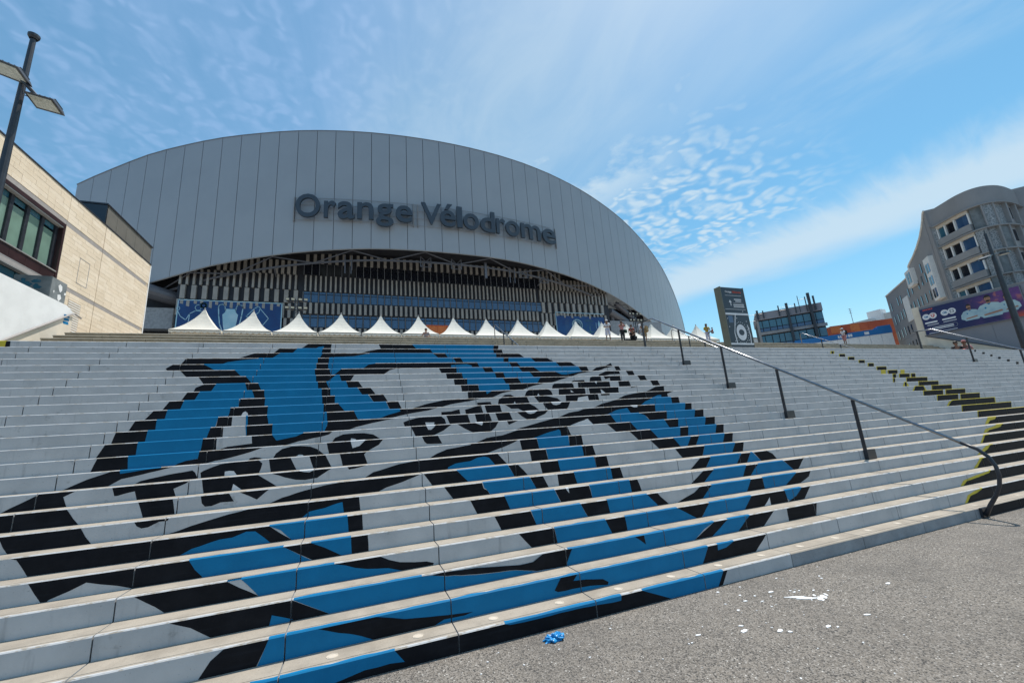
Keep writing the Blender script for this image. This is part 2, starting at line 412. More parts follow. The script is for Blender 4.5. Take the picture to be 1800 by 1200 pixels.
MURAL = {
1: 'u -666 1000 283 1000 357 307 249 394 73 377 -256 0 -462 0;k -256 0 73 393 249 394 357 323 363 0;k 283 1000 2553 1000 2870 0 359 0;u 1166 1000 2314 1000 2307 681 1836 866 1419 833 1209 890;u 2552 1000 3566 1000 3472 0 2870 0;k 3566 1000 3623 1000 3533 0 3470 0;K 8641 0 8725 1000 11597 1000 11485 0',
2: 'u -604 1000 3664 1000 3552 0 -668 0;k 3668 1000 4567 1000 4351 0 3550 0;u 3805 1000 4049 1000 3920 708 3796 624;K 1837 1000 2017 1000 1969 684 2105 612 2289 421 2351 194 2337 47 2152 209 1952 267 1793 269 1760 390;K -264 1000 158 1000 281 813 387 598 566 473 746 349 965 245 890 163 716 179 630 0 139 0 39 308 -120 643;k -886 1000 -604 1000 -673 0 -1031 0 -961 614;y 8762 0 8899 655 9153 953 9311 1000 9363 1000 9261 0;K 8835 0 8961 536 9179 700 9329 917 9353 1000 12655 1000 12516 0',
3: 'k -1314 1000 -485 1000 -202 0 -1039 0 -1174 605;u -630 475 -476 84 -505 0 -645 0;u -474 1000 567 1000 657 930 795 750 1081 510 1486 333 1714 32 2027 0 -200 0;K 742 1000 1084 910 1524 600 1668 644 1784 1000 1821 1000 2118 1000 2080 577 2027 0 1714 60 1486 361 1081 555 795 785 657 930;u 2070 1000 4063 1000 3905 641 3731 0 2025 0;K 2911 1000 3030 1000 3039 366;k 4065 1000 4285 1000 4000 0 3731 0;u 4285 1000 4651 1000 4571 691 4420 0 4000 0;k 4658 1000 5078 1000 4858 0 4420 0 4563 666;k 5318 1000 5901 1000 5844 0 5315 0;y 9371 0 9497 516 9900 790 10370 1000 10427 1000 10325 0;K 9449 0 9590 372 9987 560 10348 788 10398 1000 13709 1000 13575 0',
4: 'k -1642 1000 -1017 1000 -927 606 -771 0 -1430 0;u -1017 1000 -182 1000 -87 824 -5 606 100 431 292 280 417 0 -771 0 -911 1000;k -182 1000 222 1000 300 734 394 500 531 341 654 275 724 109 719 0 417 0 292 280 100 431 -5 606 -87 824;k 1635 1000 2056 1000 2084 0 1769 0;u 2060 1000 2719 1000 2788 0 2084 0;k 2719 1000 2990 1000 3004 0 2788 0;u 2990 1000 3771 1000 4053 0 3004 0;k 3766 1000 4292 1000 4131 0 4054 0 3890 438;u 4289 1000 5043 1000 4873 0 4135 0;k 5043 1000 5682 1000 5712 0 4876 0;w 5241 0 5370 653 5364 0;u 5682 1000 6028 1000 5884 362 5739 95 5706 275;k 6028 1000 6214 1000 6042 0 5717 0;y 10527 0 10831 1000 10982 1000 10883 0;K 10632 0 10922 1000 14764 1000 14629 0',
5: 'k -2427 1000 -1374 1000 -1330 768 -1266 0 -1758 0 -1861 263 -1975 458 -2068 651 -2167 351 -2289 87 -2299 0 -2334 0 -2386 486;u -1376 1000 -644 1000 -400 0 -1262 0 -1328 473;k -644 1000 -406 1000 -288 630 -132 0 -389 0;u -406 1000 -47 1000 -37 0 -132 0 -288 621;k -47 1000 110 1000 121 0 -37 0;k 1458 1000 1896 1000 1959 0 1531 0;u 1905 1000 2557 1000 2636 0 1957 0;k 2559 1000 2930 1000 2996 0 2640 0;u 2933 1000 3540 1000 3694 0 2958 0;k 3540 1000 3711 1000 3759 600 3868 0 3694 0;k 4432 1000 4643 1000 4449 0 4015 0 4178 330 4320 605;u 4643 1000 5387 1000 5267 0 4449 0;k 5387 1000 5615 1000 5626 0 5267 0;u 5620 1000 6338 1000 6063 0 5626 0;k 6338 1000 6662 1000 6599 491 6380 0 6063 0;y 11410 0 11827 957 11963 1000 12096 1000 11994 0;K 11538 0 11849 525 11996 1000 15818 1000 15683 0',
6: 'k 1252 1000 1682 1000 1744 0 1324 0;u 1682 1000 2349 1000 2419 0 1744 0;k 2355 1000 2852 1000 2883 0 2425 0;w 2507 1000 2551 1000 2550 607;u 2860 1000 3483 1000 3498 0 2884 0;k 3483 1000 3618 1000 3663 0 3498 0;k 4784 1000 4990 1000 4770 0 4525 0;u 4990 1000 5648 1000 5536 0 4773 0;k 5651 1000 5902 1000 5804 590 5699 0 5536 0;u 5902 1000 6460 1000 6656 0 5699 0 5804 590;k 6470 1000 6943 1000 6762 0 6656 0;k -2710 1000 -809 1000 -715 510 -606 0 -2582 0 -2666 905;u -1529 0 -1442 273 -1225 596 -1120 621 -1006 850 -928 802 -855 387 -791 0;u -809 1000 -87 1000 -72 0 -606 0 -709 669;k -87 1000 56 1000 66 0 -72 0;y 12299 0 12515 1000 12761 1000 12658 0;K 12381 0 12585 1000 16873 1000 16737 0',
7: 'k 1001 1000 1477 1000 1502 514 1541 351 1573 0 1104 0;u 1489 1000 2131 1000 2218 0 1579 0 1541 385 1508 577;k 2137 1000 2323 1000 2392 0 2218 0;k 2540 1000 2790 1000 2826 0 2549 0;u 2792 1000 3381 1000 3392 0 2824 0;k 3381 1000 3537 1000 3574 0 3395 0;k 5022 1000 5236 1000 5106 0 4800 0;u 5236 1000 5888 1000 5748 0 5111 0;k 5888 1000 6090 1000 5974 0 5754 0;u 6094 1000 6137 1000 6299 0 5974 0;k 6165 1000 6468 1000 6586 616 6664 0 6299 0;k -2000 1000 -1729 1000 -1738 853 -1806 855 -1891 598 -1942 560 -1981 730;k -1736 0 -1656 104 -1536 347 -1323 685 -1048 1000 25 1000 41 0;u -547 0 -483 359 -331 480 -219 690 -149 769 -131 0;k -2955 1000 -2396 1000 -2353 455 -2305 0 -2874 0 -2912 395;y 13219 0 13323 543 13683 776 13858 1000 14169 1000 14066 0;K 13344 0 13491 353 13806 479 14016 650 14107 1000 17924 1000 17793 0',
8: 'k -910 0 -785 309 -649 521 -494 727 -335 912 -170 1000 752 1000 528 512 347 266 250 0;k 794 1000 1223 1000 1370 0 901 0;u 1226 1000 1933 1000 2017 0 1366 0;k 1939 1000 2075 1000 2154 474 2214 0 2017 0;k 2409 1000 2694 1000 2719 0 2435 0;u 2694 1000 3283 1000 3320 0 2719 0;k 3287 1000 3505 1000 3528 0 3322 0;k 4795 1000 5408 1000 5332 0 4916 0;u 5412 1000 6089 1000 5983 0 5335 0;k 6095 1000 6290 1000 6229 0 5983 0;k -2088 1000 -1803 1000 -1774 0 -2038 0;k -1557 1000 -1303 1000 -1252 425 -1371 451 -1454 272 -1514 287 -1542 519;k -1201 1000 -923 1000 -1033 388;k -3255 1000 -2646 1000 -2619 737 -2583 391 -2541 0 -3230 0;y 14054 0 14270 1000 14671 1000 14569 0;K 14187 0 14341 522 14569 629 14671 1000 18975 1000 18843 0',
9: 'k -2428 1000 -1755 1000 -1784 835 -1892 558 -1865 0 -2206 0 -2230 648 -2375 433 -2404 424;k -1636 1000 -1089 1000 -926 203 -885 0 -1610 0;w -1341 0 -1330 471 -1241 0;k -944 1000 -295 1000 -355 759 -455 368 -588 285 -687 359 -810 619;w -650 1000 -608 911 -541 843 -483 1000;k -111 1000 114 1000 -22 822 -93 776;k 97 0 197 384 364 616 523 856 686 959 752 1000 1879 1000 2012 0;u 1157 0 1164 187 1263 454 1476 545 1580 791 1684 812 1748 702 1833 0;k 2377 1000 2635 1000 2663 0 2398 0;u 2642 1000 3253 1000 3272 0 2667 0;k 3253 1000 3442 1000 3481 0 3272 0;k 4540 1000 5025 1000 5151 0 4703 0;u 5024 1000 5398 1000 5292 0 5150 0;k 5398 1000 5586 1000 5481 0 5292 0;u 5586 1000 6169 1000 6096 0 5485 0;k 6169 1000 6371 1000 6321 0 6096 0;k -3269 0 -3207 244 -3051 810 -3003 1000 -2726 1000 -2813 668 -2779 0;y 14576 1000 17312 1000 17223 0 14502 0;K 14608 1000 17299 1000 17198 0 14528 0',
10: 'k -1029 1000 -789 1000 -714 0 -1000 0;k -573 1000 -386 1000 -309 0 -523 0;k -212 1000 117 1000 89 803 133 0 -172 0;k -2958 0 -2834 388 -2689 754 -2563 1000 -2492 1000 -1996 1000 -2218 705 -2469 416 -2577 0;u -2492 1000 -2117 1000 -2308 923 -2484 786;k -2339 0 -2295 171 -2037 458 -1813 619 -1782 438 -1753 0;k -1721 0 -1731 408 -1700 554 -1534 928 -1388 1000 -1138 1000 -1100 727 -1111 319 -1129 0;w -1484 0 -1488 346 -1440 371 -1391 309 -1358 0;k 953 0 1052 329 1208 655 1555 903 1575 1000 2313 1000 2123 561 1918 205 1798 0;k 2334 1000 2620 1000 2648 0 2362 0;u 2626 1000 3175 1000 3181 0 2648 0;k 3186 1000 3412 1000 3430 0 3181 0;k 4349 1000 4786 1000 4932 0 4516 0;u 4786 1000 5440 1000 5403 0 4932 0;k 5440 1000 5624 1000 5586 0 5403 0;u 5624 1000 6295 1000 6233 0 5585 0;k 6295 1000 6472 1000 6435 0 6233 0;y 14583 1000 17098 1000 17013 0 14510 0;K 14615 1000 17086 1000 16988 0 14537 0',
11: 'k -2827 1000 -2542 1000 -2529 0 -2870 0;u -2542 1000 -1840 1000 -1849 456 -1967 336 -2046 167 -2083 0 -2529 0;k -1840 1000 -1542 1000 -1535 367 -1632 213 -1756 0 -2091 0 -2046 167 -1967 336 -1849 444;k -1663 1000 -1147 1000 -1289 656 -1494 329 -1653 150;k -1026 0 -995 400 -927 751 -821 906 -713 898 -593 777 -508 498 -421 0;w -757 0 -726 147 -681 111 -666 0;k -1300 0 -1284 138 -1234 195 -1182 131 -1139 0;k -390 1000 352 1000 285 474 143 0 -355 0;w -88 1000 106 1000 32 528 -62 362;k 894 1000 1130 1000 1192 183 1027 202 963 250 931 469;k 1704 0 1890 398 2120 484 2115 0;k 1714 0 1848 293 1953 463 2142 537 2427 1000 3313 1000 3367 0;u 2667 0 2911 437 3143 738 3170 628 3183 0;k 4091 1000 4582 1000 4716 0 4263 0;u 4582 1000 5340 1000 5433 0 4716 0;k 5340 1000 5663 1000 5631 0 5433 0;u 5662 1000 6328 1000 6278 0 5630 0;k 6328 1000 6565 1000 6531 0 6282 0;y 14510 0 14696 803 14848 1000 17046 1000 16990 0;K 14601 0 14791 779 14918 1000 16984 1000 16947 0',
12: 'k -2888 1000 -2568 1000 -2573 0 -2956 0;u -2568 1000 -1890 1000 -1903 0 -2573 0;k -1890 1000 -1739 1000 -1736 0 -1903 0;k -1338 1000 -333 1000 -377 760 -514 534 -764 292 -949 0 -1716 0 -1608 222 -1327 350;u -1095 1000 -711 1000 -804 740 -1040 478;k 765 1000 1403 1000 1273 439 1173 178 1113 0 843 0;w 1000 1000 1032 592 1076 576 1116 770 1147 1000;k 1490 1000 2192 1000 2131 423 2040 0 1752 0 1610 493;w 1792 1000 1833 878 1896 699 1913 818 1918 1000;k 2337 1000 2541 1000 2366 592;k 2460 0 2836 522 3222 1000 3892 1000 3871 0;w 3482 0 3693 424 3885 670 3871 0;k 3872 1000 4359 1000 4472 0 3852 0;w 3800 0 3813 624 3873 709 3975 0;u 4359 1000 4999 1000 5121 702 5226 0 4472 0;k 4999 1000 5646 1000 5623 0 5226 0 5173 464 5108 743;u 5648 1000 6356 1000 6300 0 5626 0;k 6356 1000 6570 1000 6544 0 6300 0;k -339 0 -296 395 -196 653 -31 700 94 656 221 482 329 0;w -92 0 -82 238 -20 164 -9 0;y 15967 1000 17003 1000 16930 0 15898 0;K 16002 1000 16991 1000 16905 0 15927 0;y 14818 1000 15869 1000 15800 0 14754 0;K 14850 1000 15857 1000 15777 0 14781 0',
13: 'k -2912 1000 -2583 1000 -2601 0 -2946 0;u -2583 1000 -1890 1000 -1928 0 -2601 0;k -1890 1000 -1743 1000 -1742 0 -1928 0;u -1478 1000 -1464 1000 -1454 0 -1460 0;k -1465 1000 -1146 1000 -1143 0 -1455 0;u -1146 1000 -418 1000 -427 602 -465 0 -1143 0;k -420 1000 563 1000 305 735 -26 308 -146 0 -480 0 -424 592;k 683 508 772 729 922 933 1125 950 1291 922 1346 629 1374 0 707 0;w 1026 366 1174 333 1162 0 1045 0;k 1375 1000 1734 1000 1781 0 1432 0;k 1861 1000 2113 1000 2165 0 1896 0;k 2227 1000 2482 1000 2541 0 2279 0;k 2625 1000 3233 1000 3163 585 3021 274 2956 0 2822 0 2708 482;w 2787 1000 2832 759 2880 673 2954 756 3020 1000;k 3394 0 3651 579 3852 702 3964 930 4225 1000 5608 1000 5598 0;w 5022 1000 5084 805 5165 782 5186 1000;u 4426 0 4682 570 4934 768 5011 0;u 5608 1000 6380 1000 6334 0 5600 0;k 6385 1000 6544 1000 6521 0 6337 0;y 15913 1000 16966 1000 16899 0 15850 0;K 15948 1000 16953 1000 16874 0 15879 0;y 14823 1000 15803 1000 15741 0 14765 0;K 14856 1000 15791 1000 15718 0 14792 0',
14: 'k -2833 1000 -2598 1000 -2601 0 -2898 0;u -2598 1000 -1881 1000 -1908 0 -2601 0;k -1881 1000 -1707 1000 -1710 0 -1899 0;u -1535 1000 -1513 1000 -1504 0 -1528 0;k -1516 1000 -1265 1000 -1239 0 -1509 0;u -1265 1000 -451 1000 -444 0 -461 0 -1239 0;k -450 1000 1279 1000 1118 722 907 559 650 299 439 0 -458 0;u -51 1000 654 1000 665 781 450 392 295 0 19 0;k 1345 482 1518 498 1664 696 1676 0 1346 0;k 1762 599 1880 795 1998 1000 2056 1000 2097 0 1774 0;k 2120 1000 2406 1000 2443 0 2158 0;k 2503 1000 2982 1000 3092 619 3193 0 2880 0 2761 454 2625 456;k 3264 1000 3843 1000 3790 352 3729 0 3382 0 3298 488;w 3438 1000 3473 704 3538 648 3621 778 3652 1000;k 4307 0 4542 540 4878 975 4970 1000 5785 1000 5580 560 5446 0;u 5446 0 5580 560 5785 1000 6265 1000 6276 0;k 6268 1000 6469 1000 6483 0 6276 0;y 15879 1000 16957 1000 16894 0 15820 0;K 15914 1000 16945 1000 16869 0 15849 0;y 14847 0 15051 1000 15511 1000 15590 0;K 14929 0 15090 1000 15466 1000 15516 0',
15: 'k -2741 1000 -2583 1000 -2606 0 -2854 0;u -2582 1000 -1801 1000 -1827 0 -2605 0;k -1801 1000 -1309 1000 -1313 0 -1827 0;w -1665 0 -1640 455 -1607 594 -1575 397 -1558 0;u -1309 1000 -516 1000 -515 0 -1313 0;k -519 1000 -295 1000 -179 0 -525 0;u -295 1000 456 1000 525 0 -179 0;k 463 1000 656 1000 725 0 532 0;k 824 0 1107 552 1445 959 1583 1000 2140 1000 1909 710 1556 416 1316 0;k 2064 0 2063 505 2319 515 2348 0;k 2456 0 2483 781 2549 1000 3052 999 3118 0;w 2760 0 2797 455 2824 0;k 3205 1000 3469 1000 3698 649 3820 0 3325 0;k 3901 1000 4641 1000 4665 0 3891 0;w 4141 0 4174 603 4397 777 4419 0;k 4709 1000 4932 1000 4922 746 4719 748;k 5041 0 5292 620 5506 836 5789 1000 6611 1000 6416 626 6427 0;u 5945 0 6144 467 6245 499 6230 0;y 15854 1000 16922 1000 16864 0 15800 0;K 15889 1000 16909 1000 16840 0 15829 0;y 15146 1000 15275 1000 15353 0 15001 0;K 15174 1000 15252 1000 15213 0 15112 0',
16: 'k -2661 1000 -2482 1000 -2524 0 -2752 0;u -2482 1000 -1739 1000 -1764 0 -2524 0;k -1739 1000 -1403 1000 -1405 0 -1764 0;u -1403 1000 -559 1000 -555 0 -1405 0;k -567 1000 -364 1000 -361 0 -569 0;u -364 1000 174 1000 281 0 -361 0;k 186 1000 424 1000 520 0 281 0;k 1959 1000 2914 1000 2645 701 2379 0 1966 0;u 2319 1000 2434 1000 2341 609;k 3111 0 3154 678 3214 1000 3649 1000 3716 730 3754 0;w 3379 0 3421 482 3456 0;k 3891 1000 4507 1000 4520 0 3880 0;w 4163 769 4231 450 4164 463;k 4600 1000 5347 1000 5339 0 4625 0;w 4892 805 5033 0 4906 0;k 5671 1000 5882 1000 5683 830;k 5975 0 6347 860 6692 1000 6580 894 6574 0;k 2585 0 2708 456 2827 446 2942 0;y 15850 1000 16984 1000 16927 0 15797 0;K 15885 1000 16972 1000 16902 0 15826 0;y 15173 1000 15297 1000 15246 0 15122 0;K 15206 1000 15286 1000 15223 0 15150 0',
17: 'k -2535 1000 -2369 1000 -2441 0 -2619 0;u -2369 1000 -1645 1000 -1592 0 -2441 0;k -1645 1000 -1470 1000 -1453 0 -1592 0;u -1470 1000 -595 1000 -584 0 -1453 0;k -598 1000 -456 1000 -445 0 -593 0;u -456 1000 -2 1000 95 0 -445 0;k 5 1000 216 1000 327 0 88 0;k 1895 1000 2242 1000 2269 0 1916 0;u 2249 1000 2898 1000 2913 0 2266 0;k 2898 1000 3707 1000 3402 609 3096 0 2913 0;k 3863 0 3886 655 3943 896 4355 878 4390 703 4395 0;k 4506 1000 5316 1000 5325 0 4509 0;w 4934 1000 4986 1000 4965 658;k 5552 1000 5844 1000 5887 0 5561 0;k 6440 1000 6650 1000 6721 0 6510 0;y 16081 1000 16655 1000 16601 0 16029 0;K 16117 1000 16643 1000 16577 0 16059 0;y 15745 1000 15933 1000 15881 0 15694 0;K 15780 1000 15921 1000 15858 0 15723 0;y 16704 1000 16965 1000 16910 0 16650 0;K 16741 1000 16952 1000 16885 0 16681 0',
18: 'k -2549 0 -2512 662 -2401 1000 -2231 1000 -2309 0;u -2231 1000 -1809 1000 -1766 0 -2309 0;k -1809 1000 -1617 1000 -1551 0 -1766 0;u -1617 1000 -681 1000 -670 0 -1551 0;k -692 1000 -539 1000 -480 0 -682 0;u -539 1000 -202 1000 -150 0 -480 0;k -202 1000 8 1000 110 0 -150 0;k 1817 1000 2098 1000 2096 0 1840 0;u 2098 1000 2870 1000 2954 0 2096 0;k 2870 1000 3209 1000 3310 0 2954 0;u 3209 1000 3744 1000 3627 0 3310 0;k 3744 1000 4460 1000 3879 0 3627 0;k 4955 0 4989 833 5050 944 5270 956 5291 0;k 5348 1000 5801 1000 5816 0 5523 0 5514 725 5388 510;k 4450 0 4531 433 4833 473 4839 0;k 6296 1000 6509 1000 6574 0 6379 0;y 16069 1000 16602 1000 16552 0 16020 0;K 16105 1000 16590 1000 16527 0 16050 0;y 15719 1000 15985 1000 15913 0 15677 0;y 16763 1000 16994 1000 16917 0 16687 0',
19: 'k -2565 1000 -1864 1000 -1743 0 -2465 0;u -1864 1000 -739 1000 -727 0 -1743 0;k -754 1000 -399 1000 -567 0 -732 0;u -399 1000 -329 1000 -283 0 -567 0;k -329 1000 -65 1000 -157 0 -283 0;k 1715 1000 2057 1000 2087 0 1745 0;u 2057 1000 2784 1000 2829 0 2087 0;k 2784 1000 2988 1000 3032 0 2829 0;u 2981 1000 3614 1000 3728 0 3032 0;k 3614 1000 5265 1000 4849 661 4547 0 3728 0;u 4253 1000 4962 1000 4596 624 4520 530 4403 582;k 5348 0 5412 505 5600 956 5979 953 6007 493 5694 430;k 6173 1000 6379 1000 6440 0 6268 0;y 16046 1000 16588 1000 16539 0 15998 0;K 16082 1000 16576 1000 16514 0 16028 0',
20: 'k -2921 1000 -2102 1000 -1967 0 -2791 0;u -2102 1000 -786 1000 -774 0 -1967 0;k -789 1000 -522 1000 -492 0 -776 0;u -522 1000 -310 1000 -487 0;k -487 0 -310 1000 736 1000 609 773 442 0;k 1620 1000 2007 1000 2007 0 1697 0;u 2007 1000 2593 1000 2676 0 2007 0;k 2593 1000 2802 1000 2869 0 2676 0;u 2802 1000 3453 1000 3581 0 2869 0;k 3453 1000 3827 1000 4048 0 3581 0;u 3827 1000 5014 1000 5100 0 4048 0;k 5021 1000 5250 1000 5318 0 5106 0;k 5318 0 5515 807 5719 1000 6044 1000 5748 644 5461 0;k 6044 1000 6176 1000 6251 0 6104 0;y 16126 1000 16463 1000 16418 0 16082 0;K 16162 1000 16450 1000 16393 0 16112 0;k 26038 1000 26247 1000 26135 0 25927 0',
21: 'k -3132 1000 -2663 1000 -2415 0 -3183 0 -3230 533;u -2663 1000 -786 1000 -781 0 -2415 0;k -783 1000 -567 1000 -557 0 -778 0;u -567 1000 341 1000 200 837 48 0 -557 0;k 341 1000 2556 1000 2621 0 48 0 200 837;u 1937 0 1954 691 2301 796 2415 606 2444 0;u 2556 1000 3333 1000 3410 0 2621 0;k 3333 1000 3531 1000 3652 0 3410 0;u 3531 1000 4564 1000 4683 0 3652 0;k 4544 1000 4959 1000 5189 0 4663 0;k 5848 0 6133 806 6191 0;y 16167 1000 16507 1000 16464 0 16126 0;K 16204 1000 16494 1000 16440 0 16156 0;k 26133 1000 26362 1000 26254 0 26026 0',
22: 'k -3031 1000 -1848 1000 -2053 827 -2366 535 -2532 0 -3133 0;u -1848 1000 -784 1000 -786 0 -2532 0 -2366 535 -2053 827;k -791 1000 -567 1000 -577 0 -791 0;u -567 1000 2055 1000 2158 0 -577 0;k 2055 1000 2233 1000 2327 0 2158 0;u 2233 1000 3293 1000 3289 0 2327 0;k 3286 1000 3422 1000 3420 0 3282 0;u 3422 1000 4011 1000 4181 0 3413 0;k 4011 1000 4451 1000 4713 0 4181 0;y 16110 1000 16469 1000 16428 0 16070 0;K 16147 1000 16457 1000 16403 0 16100 0;k 26224 1000 26444 1000 26337 0 26117 0',
23: 'k -1974 1000 -1525 1000 -1722 0 -2384 0;u -1525 1000 -714 1000 -790 0 -1722 0;k -734 1000 240 1000 -84 587 -584 433 -582 0 -812 0;u -582 0 -584 433 -84 567 240 1000 1644 1000 1823 0;k 1644 1000 1930 1000 2033 0 1823 0;u 1930 1000 3197 1000 3205 0 2033 0;k 3197 1000 3815 1000 4015 0 3205 0;y 16117 1000 16461 1000 16424 0 16081 0;K 16155 1000 16448 1000 16398 0 16112 0;k 26373 1000 26565 1000 26464 0 26272 0',
24: 'k -1580 1000 -562 1000 -587 0 -1731 0;u -1240 1000 -735 1000 -781 0 -1370 0;k -87 0 185 624 464 1000 1625 1000 1723 0;u 1625 1000 3221 1000 3233 0 1723 0;k 3221 1000 3451 1000 3486 0 3233 0;y 16138 1000 16352 1000 16291 0 16079 0;K 16201 1000 16308 1000 16247 0 16141 0;k 26480 1000 26702 1000 26602 0 26381 0',
25: 'k -1050 1000 -574 1000 -590 0 -1257 0;u -972 0 -844 539 -733 640 -753 0;k 451 1000 1239 1000 1390 0 525 0;u 1239 1000 3331 1000 3304 0 1390 0;k 3331 1000 3461 1000 3437 0 3304 0;y -6239 1000 -6015 1000 -6022 0 -6212 0;K -6026 1000 -5969 1000 -5961 0 -6026 0;k 26580 1000 26735 1000 26632 0 26478 0',
}

PAINT = {'k': ('black', 0), 'u': ('blue', 1), 'y': ('yellow', 0), 'w': ('whitepaint', 2), 'K': ('black', 2)}
PM = [M['black'], M['blue'], M['yellow'], M['whitepaint']]
PI = {'black': 0, 'blue': 1, 'yellow': 2, 'whitepaint': 3}


def clipx(poly, x0, x1):
    for sgn, lim in ((1, x0), (-1, x1)):
        out = []
        for i in range(len(poly)):
            a, b = poly[i - 1], poly[i]
            da, db = (a[0] - lim) * sgn, (b[0] - lim) * sgn
            if da * db < 0:
                t = da / (da - db); out.append((lim, a[1] + (b[1] - a[1]) * t))
            if db >= 0: out.append(b)
        poly = out
        if len(poly) < 3: return []
    return poly


def wob(x, h, k):
    if h < 0.004 or h > 0.996: return (x + 0.006 * noise.noise((x * 9, k * 3.1, 1.0)), h)
    return (x + 0.006 * noise.noise((x * 9, k * 3.1 + h * 6, 1.0)), min(1, max(0, h + 0.03 * noise.noise((x * 11, k * 2.7, 5.0)))))


POLY = {}
for k, txt in MURAL.items():
    POLY[k] = []
    for part in txt.split(';'):
        q = part.split(); c = q[0]; a = [int(t) for t in q[1:]]
        pts = [(a[i] / 1000, a[i + 1] / 1000) for i in range(0, len(a), 2)]
        fine = []
        for i in range(len(pts)):
            p0, p1 = pts[i], pts[(i + 1) % len(pts)]
            n = max(1, int(math.hypot(p1[0] - p0[0], (p1[1] - p0[1]) * 0.16) / 0.07))
            if p0[0] > p1[0]: seq = [(p1[0] + (p0[0] - p1[0]) * (n - j) / n, p1[1] + (p0[1] - p1[1]) * (n - j) / n) for j in range(n)]
            else: seq = [(p0[0] + (p1[0] - p0[0]) * j / n, p0[1] + (p1[1] - p0[1]) * j / n) for j in range(n)]
            fine += seq
        POLY[k].append((c, [wob(x, h, k) for x, h in fine]))


def paint_on(k, x0, x1, mb):
    """the painted shapes that fall on one step block, with a little paint lapped over the edge of the tread"""
    y, z0, dz, z1 = YK[k], Z[k - 1], Z[k] - Z[k - 1] - 0.008, Z[k]
    for ip, (c, pts) in enumerate(POLY.get(k, [])):
        q = clipx(pts, x0, x1)
        if not q or max(p[0] for p in q) - min(p[0] for p in q) < 0.004: continue
        nm, ly = PAINT[c]; off = 0.0010 + 0.0016 * ly + 0.00005 * ip
        mb.poly([(a, y - off, z0 + b * dz) for a, b in q], PI[nm])
        lap = {'blue': 0.022, 'black': 0.0, 'yellow': 0.015, 'whitepaint': 0.018}[nm]
        if not lap: continue
        top = [(q[i], q[(i + 1) % len(q)]) for i in range(len(q)) if q[i][1] > 0.985 and q[(i + 1) % len(q)][1] > 0.985]
        for a, b in top:
            xa, xb = sorted((a[0], b[0]))
            n = max(1, int((xb - xa) / 0.05))
            for j in range(n):
                u0, u1 = xa + (xb - xa) * j / n, xa + (xb - xa) * (j + 1) / n
                d0, d1 = [max(0.004, lap * (0.75 + 1.1 * noise.noise((t * 6.0, k * 1.7, 3.3)) + 0.6 * noise.noise((t * 23.0, k, 8.0)))) for t in (u0, u1)]
                zt = z1 + 0.0008 + 0.0005 * ly + 0.00003 * ip; e_ = 0.0006 + 0.0004 * ly + 0.00003 * ip
                d0, d1 = d0 + 0.011, d1 + 0.011
                mb.add([(u0, y - off, z1 - 0.008), (u1, y - off, z1 - 0.008), (u1, y + 0.008 - e_, zt), (u0, y + 0.008 - e_, zt), (u1, y + d1, zt), (u0, y + d0, zt)], [(0, 1, 2, 3), (3, 2, 4, 5)], PI[nm])


# which blocks show largest from the foot of the steps: near rows first
def in_view(k, x):
    d = Vector((x, YK[k], Z[k] - 1.655)); t = d.dot(_f)
    return t > 0.3 and -1.0 < d.dot(_r) / t / 1.2465 < 1.0 and d.dot(_u) / t > -0.86
cand = []
for k in range(1, NST + 1):
    for n in range(NA, NB):
        xa = BX0 + n * BL
        vis = any(in_view(k, xa + BL * t) for t in (0, 0.33, 0.66, 1))
        d = math.hypot(xa + BL / 2, YK[k])
        cand.append(((0 if vis else 1), d, k, n))
cand.sort()
single = {(k, n) for _, _, k, n in cand[:292]}
rest = MB(); restp = MB(); shared = {}
jit = random.Random(3)
for k in range(1, NST + 1):
    for n in range(NA, NB):
        xa, xb = BX0 + n * BL + GAP / 2, BX0 + (n + 1) * BL - GAP / 2
        if (k, n) in single:
            if k not in shared:
                mb = MB(); block_mesh(k, -(BL - GAP) / 2, (BL - GAP) / 2, mb); shared[k] = {}
                for key, wm in (('p', M['white']), ('b', M['bare'])):
                    shared[k][key] = mb.mesh('step_block', [wm, M['conc'], M['nose'] if key == 'p' else M['conc'], M['bare']])
            o = link('step_block', shared[k]['b' if (k == 1 and n >= 3) else 'p'], stairs)
            o.location = ((xa + xb) / 2, 0, jit.uniform(-0.0012, 0.0012))
            pm = MB(); paint_on(k, xa, xb, pm)
            if pm.f:
                po = link('mural_paint', pm.mesh('mural_paint', PM), o); po.location = (-(xa + xb) / 2, 0, 0)
            if k == 1 and -1 <= n <= 9:
                for q in (0.26, 0.76):
                    x = xa + BL * q; ring = MB()
                    ring.lathe([(0.0, 0.0025), (0.030, 0.0025), (0.031, 0.0005), (0.034, 0.0005), (0.0355, 0.003), (0.041, 0.003), (0.042, 0.0)], 20, (x, YK[1] + 0.135, Z[1]))
                    ro = ring.build('round_stud', M['reveal'], o); ro.location = (-(xa + xb) / 2, 0, 0)
        else:
            block_mesh(k, xa, xb, rest); paint_on(k, xa, xb, restp)
ro = link('step_blocks', rest.mesh('step_blocks', [M['white'], M['conc'], M['nose'], M['bare']]), stairs); ro['kind'] = 'stuff'
if restp.f:
    rp = link('mural_paint', restp.mesh('mural_paint', PM), ro); rp['kind'] = 'stuff'
# dark bedding seen in the open joints
bed = MB()
for k in range(1, NST + 1):
    bed.box(BX0 + NA * BL, BX0 + NB * BL, YK[k] + 0.035, YK[k] + RUN + (0.03 if k < NST else 1.0), (Z[k - 1] if k > 1 else 0) - 0.02, Z[k] - 0.014)
bed.build('bedding', M['bare'], stairs)

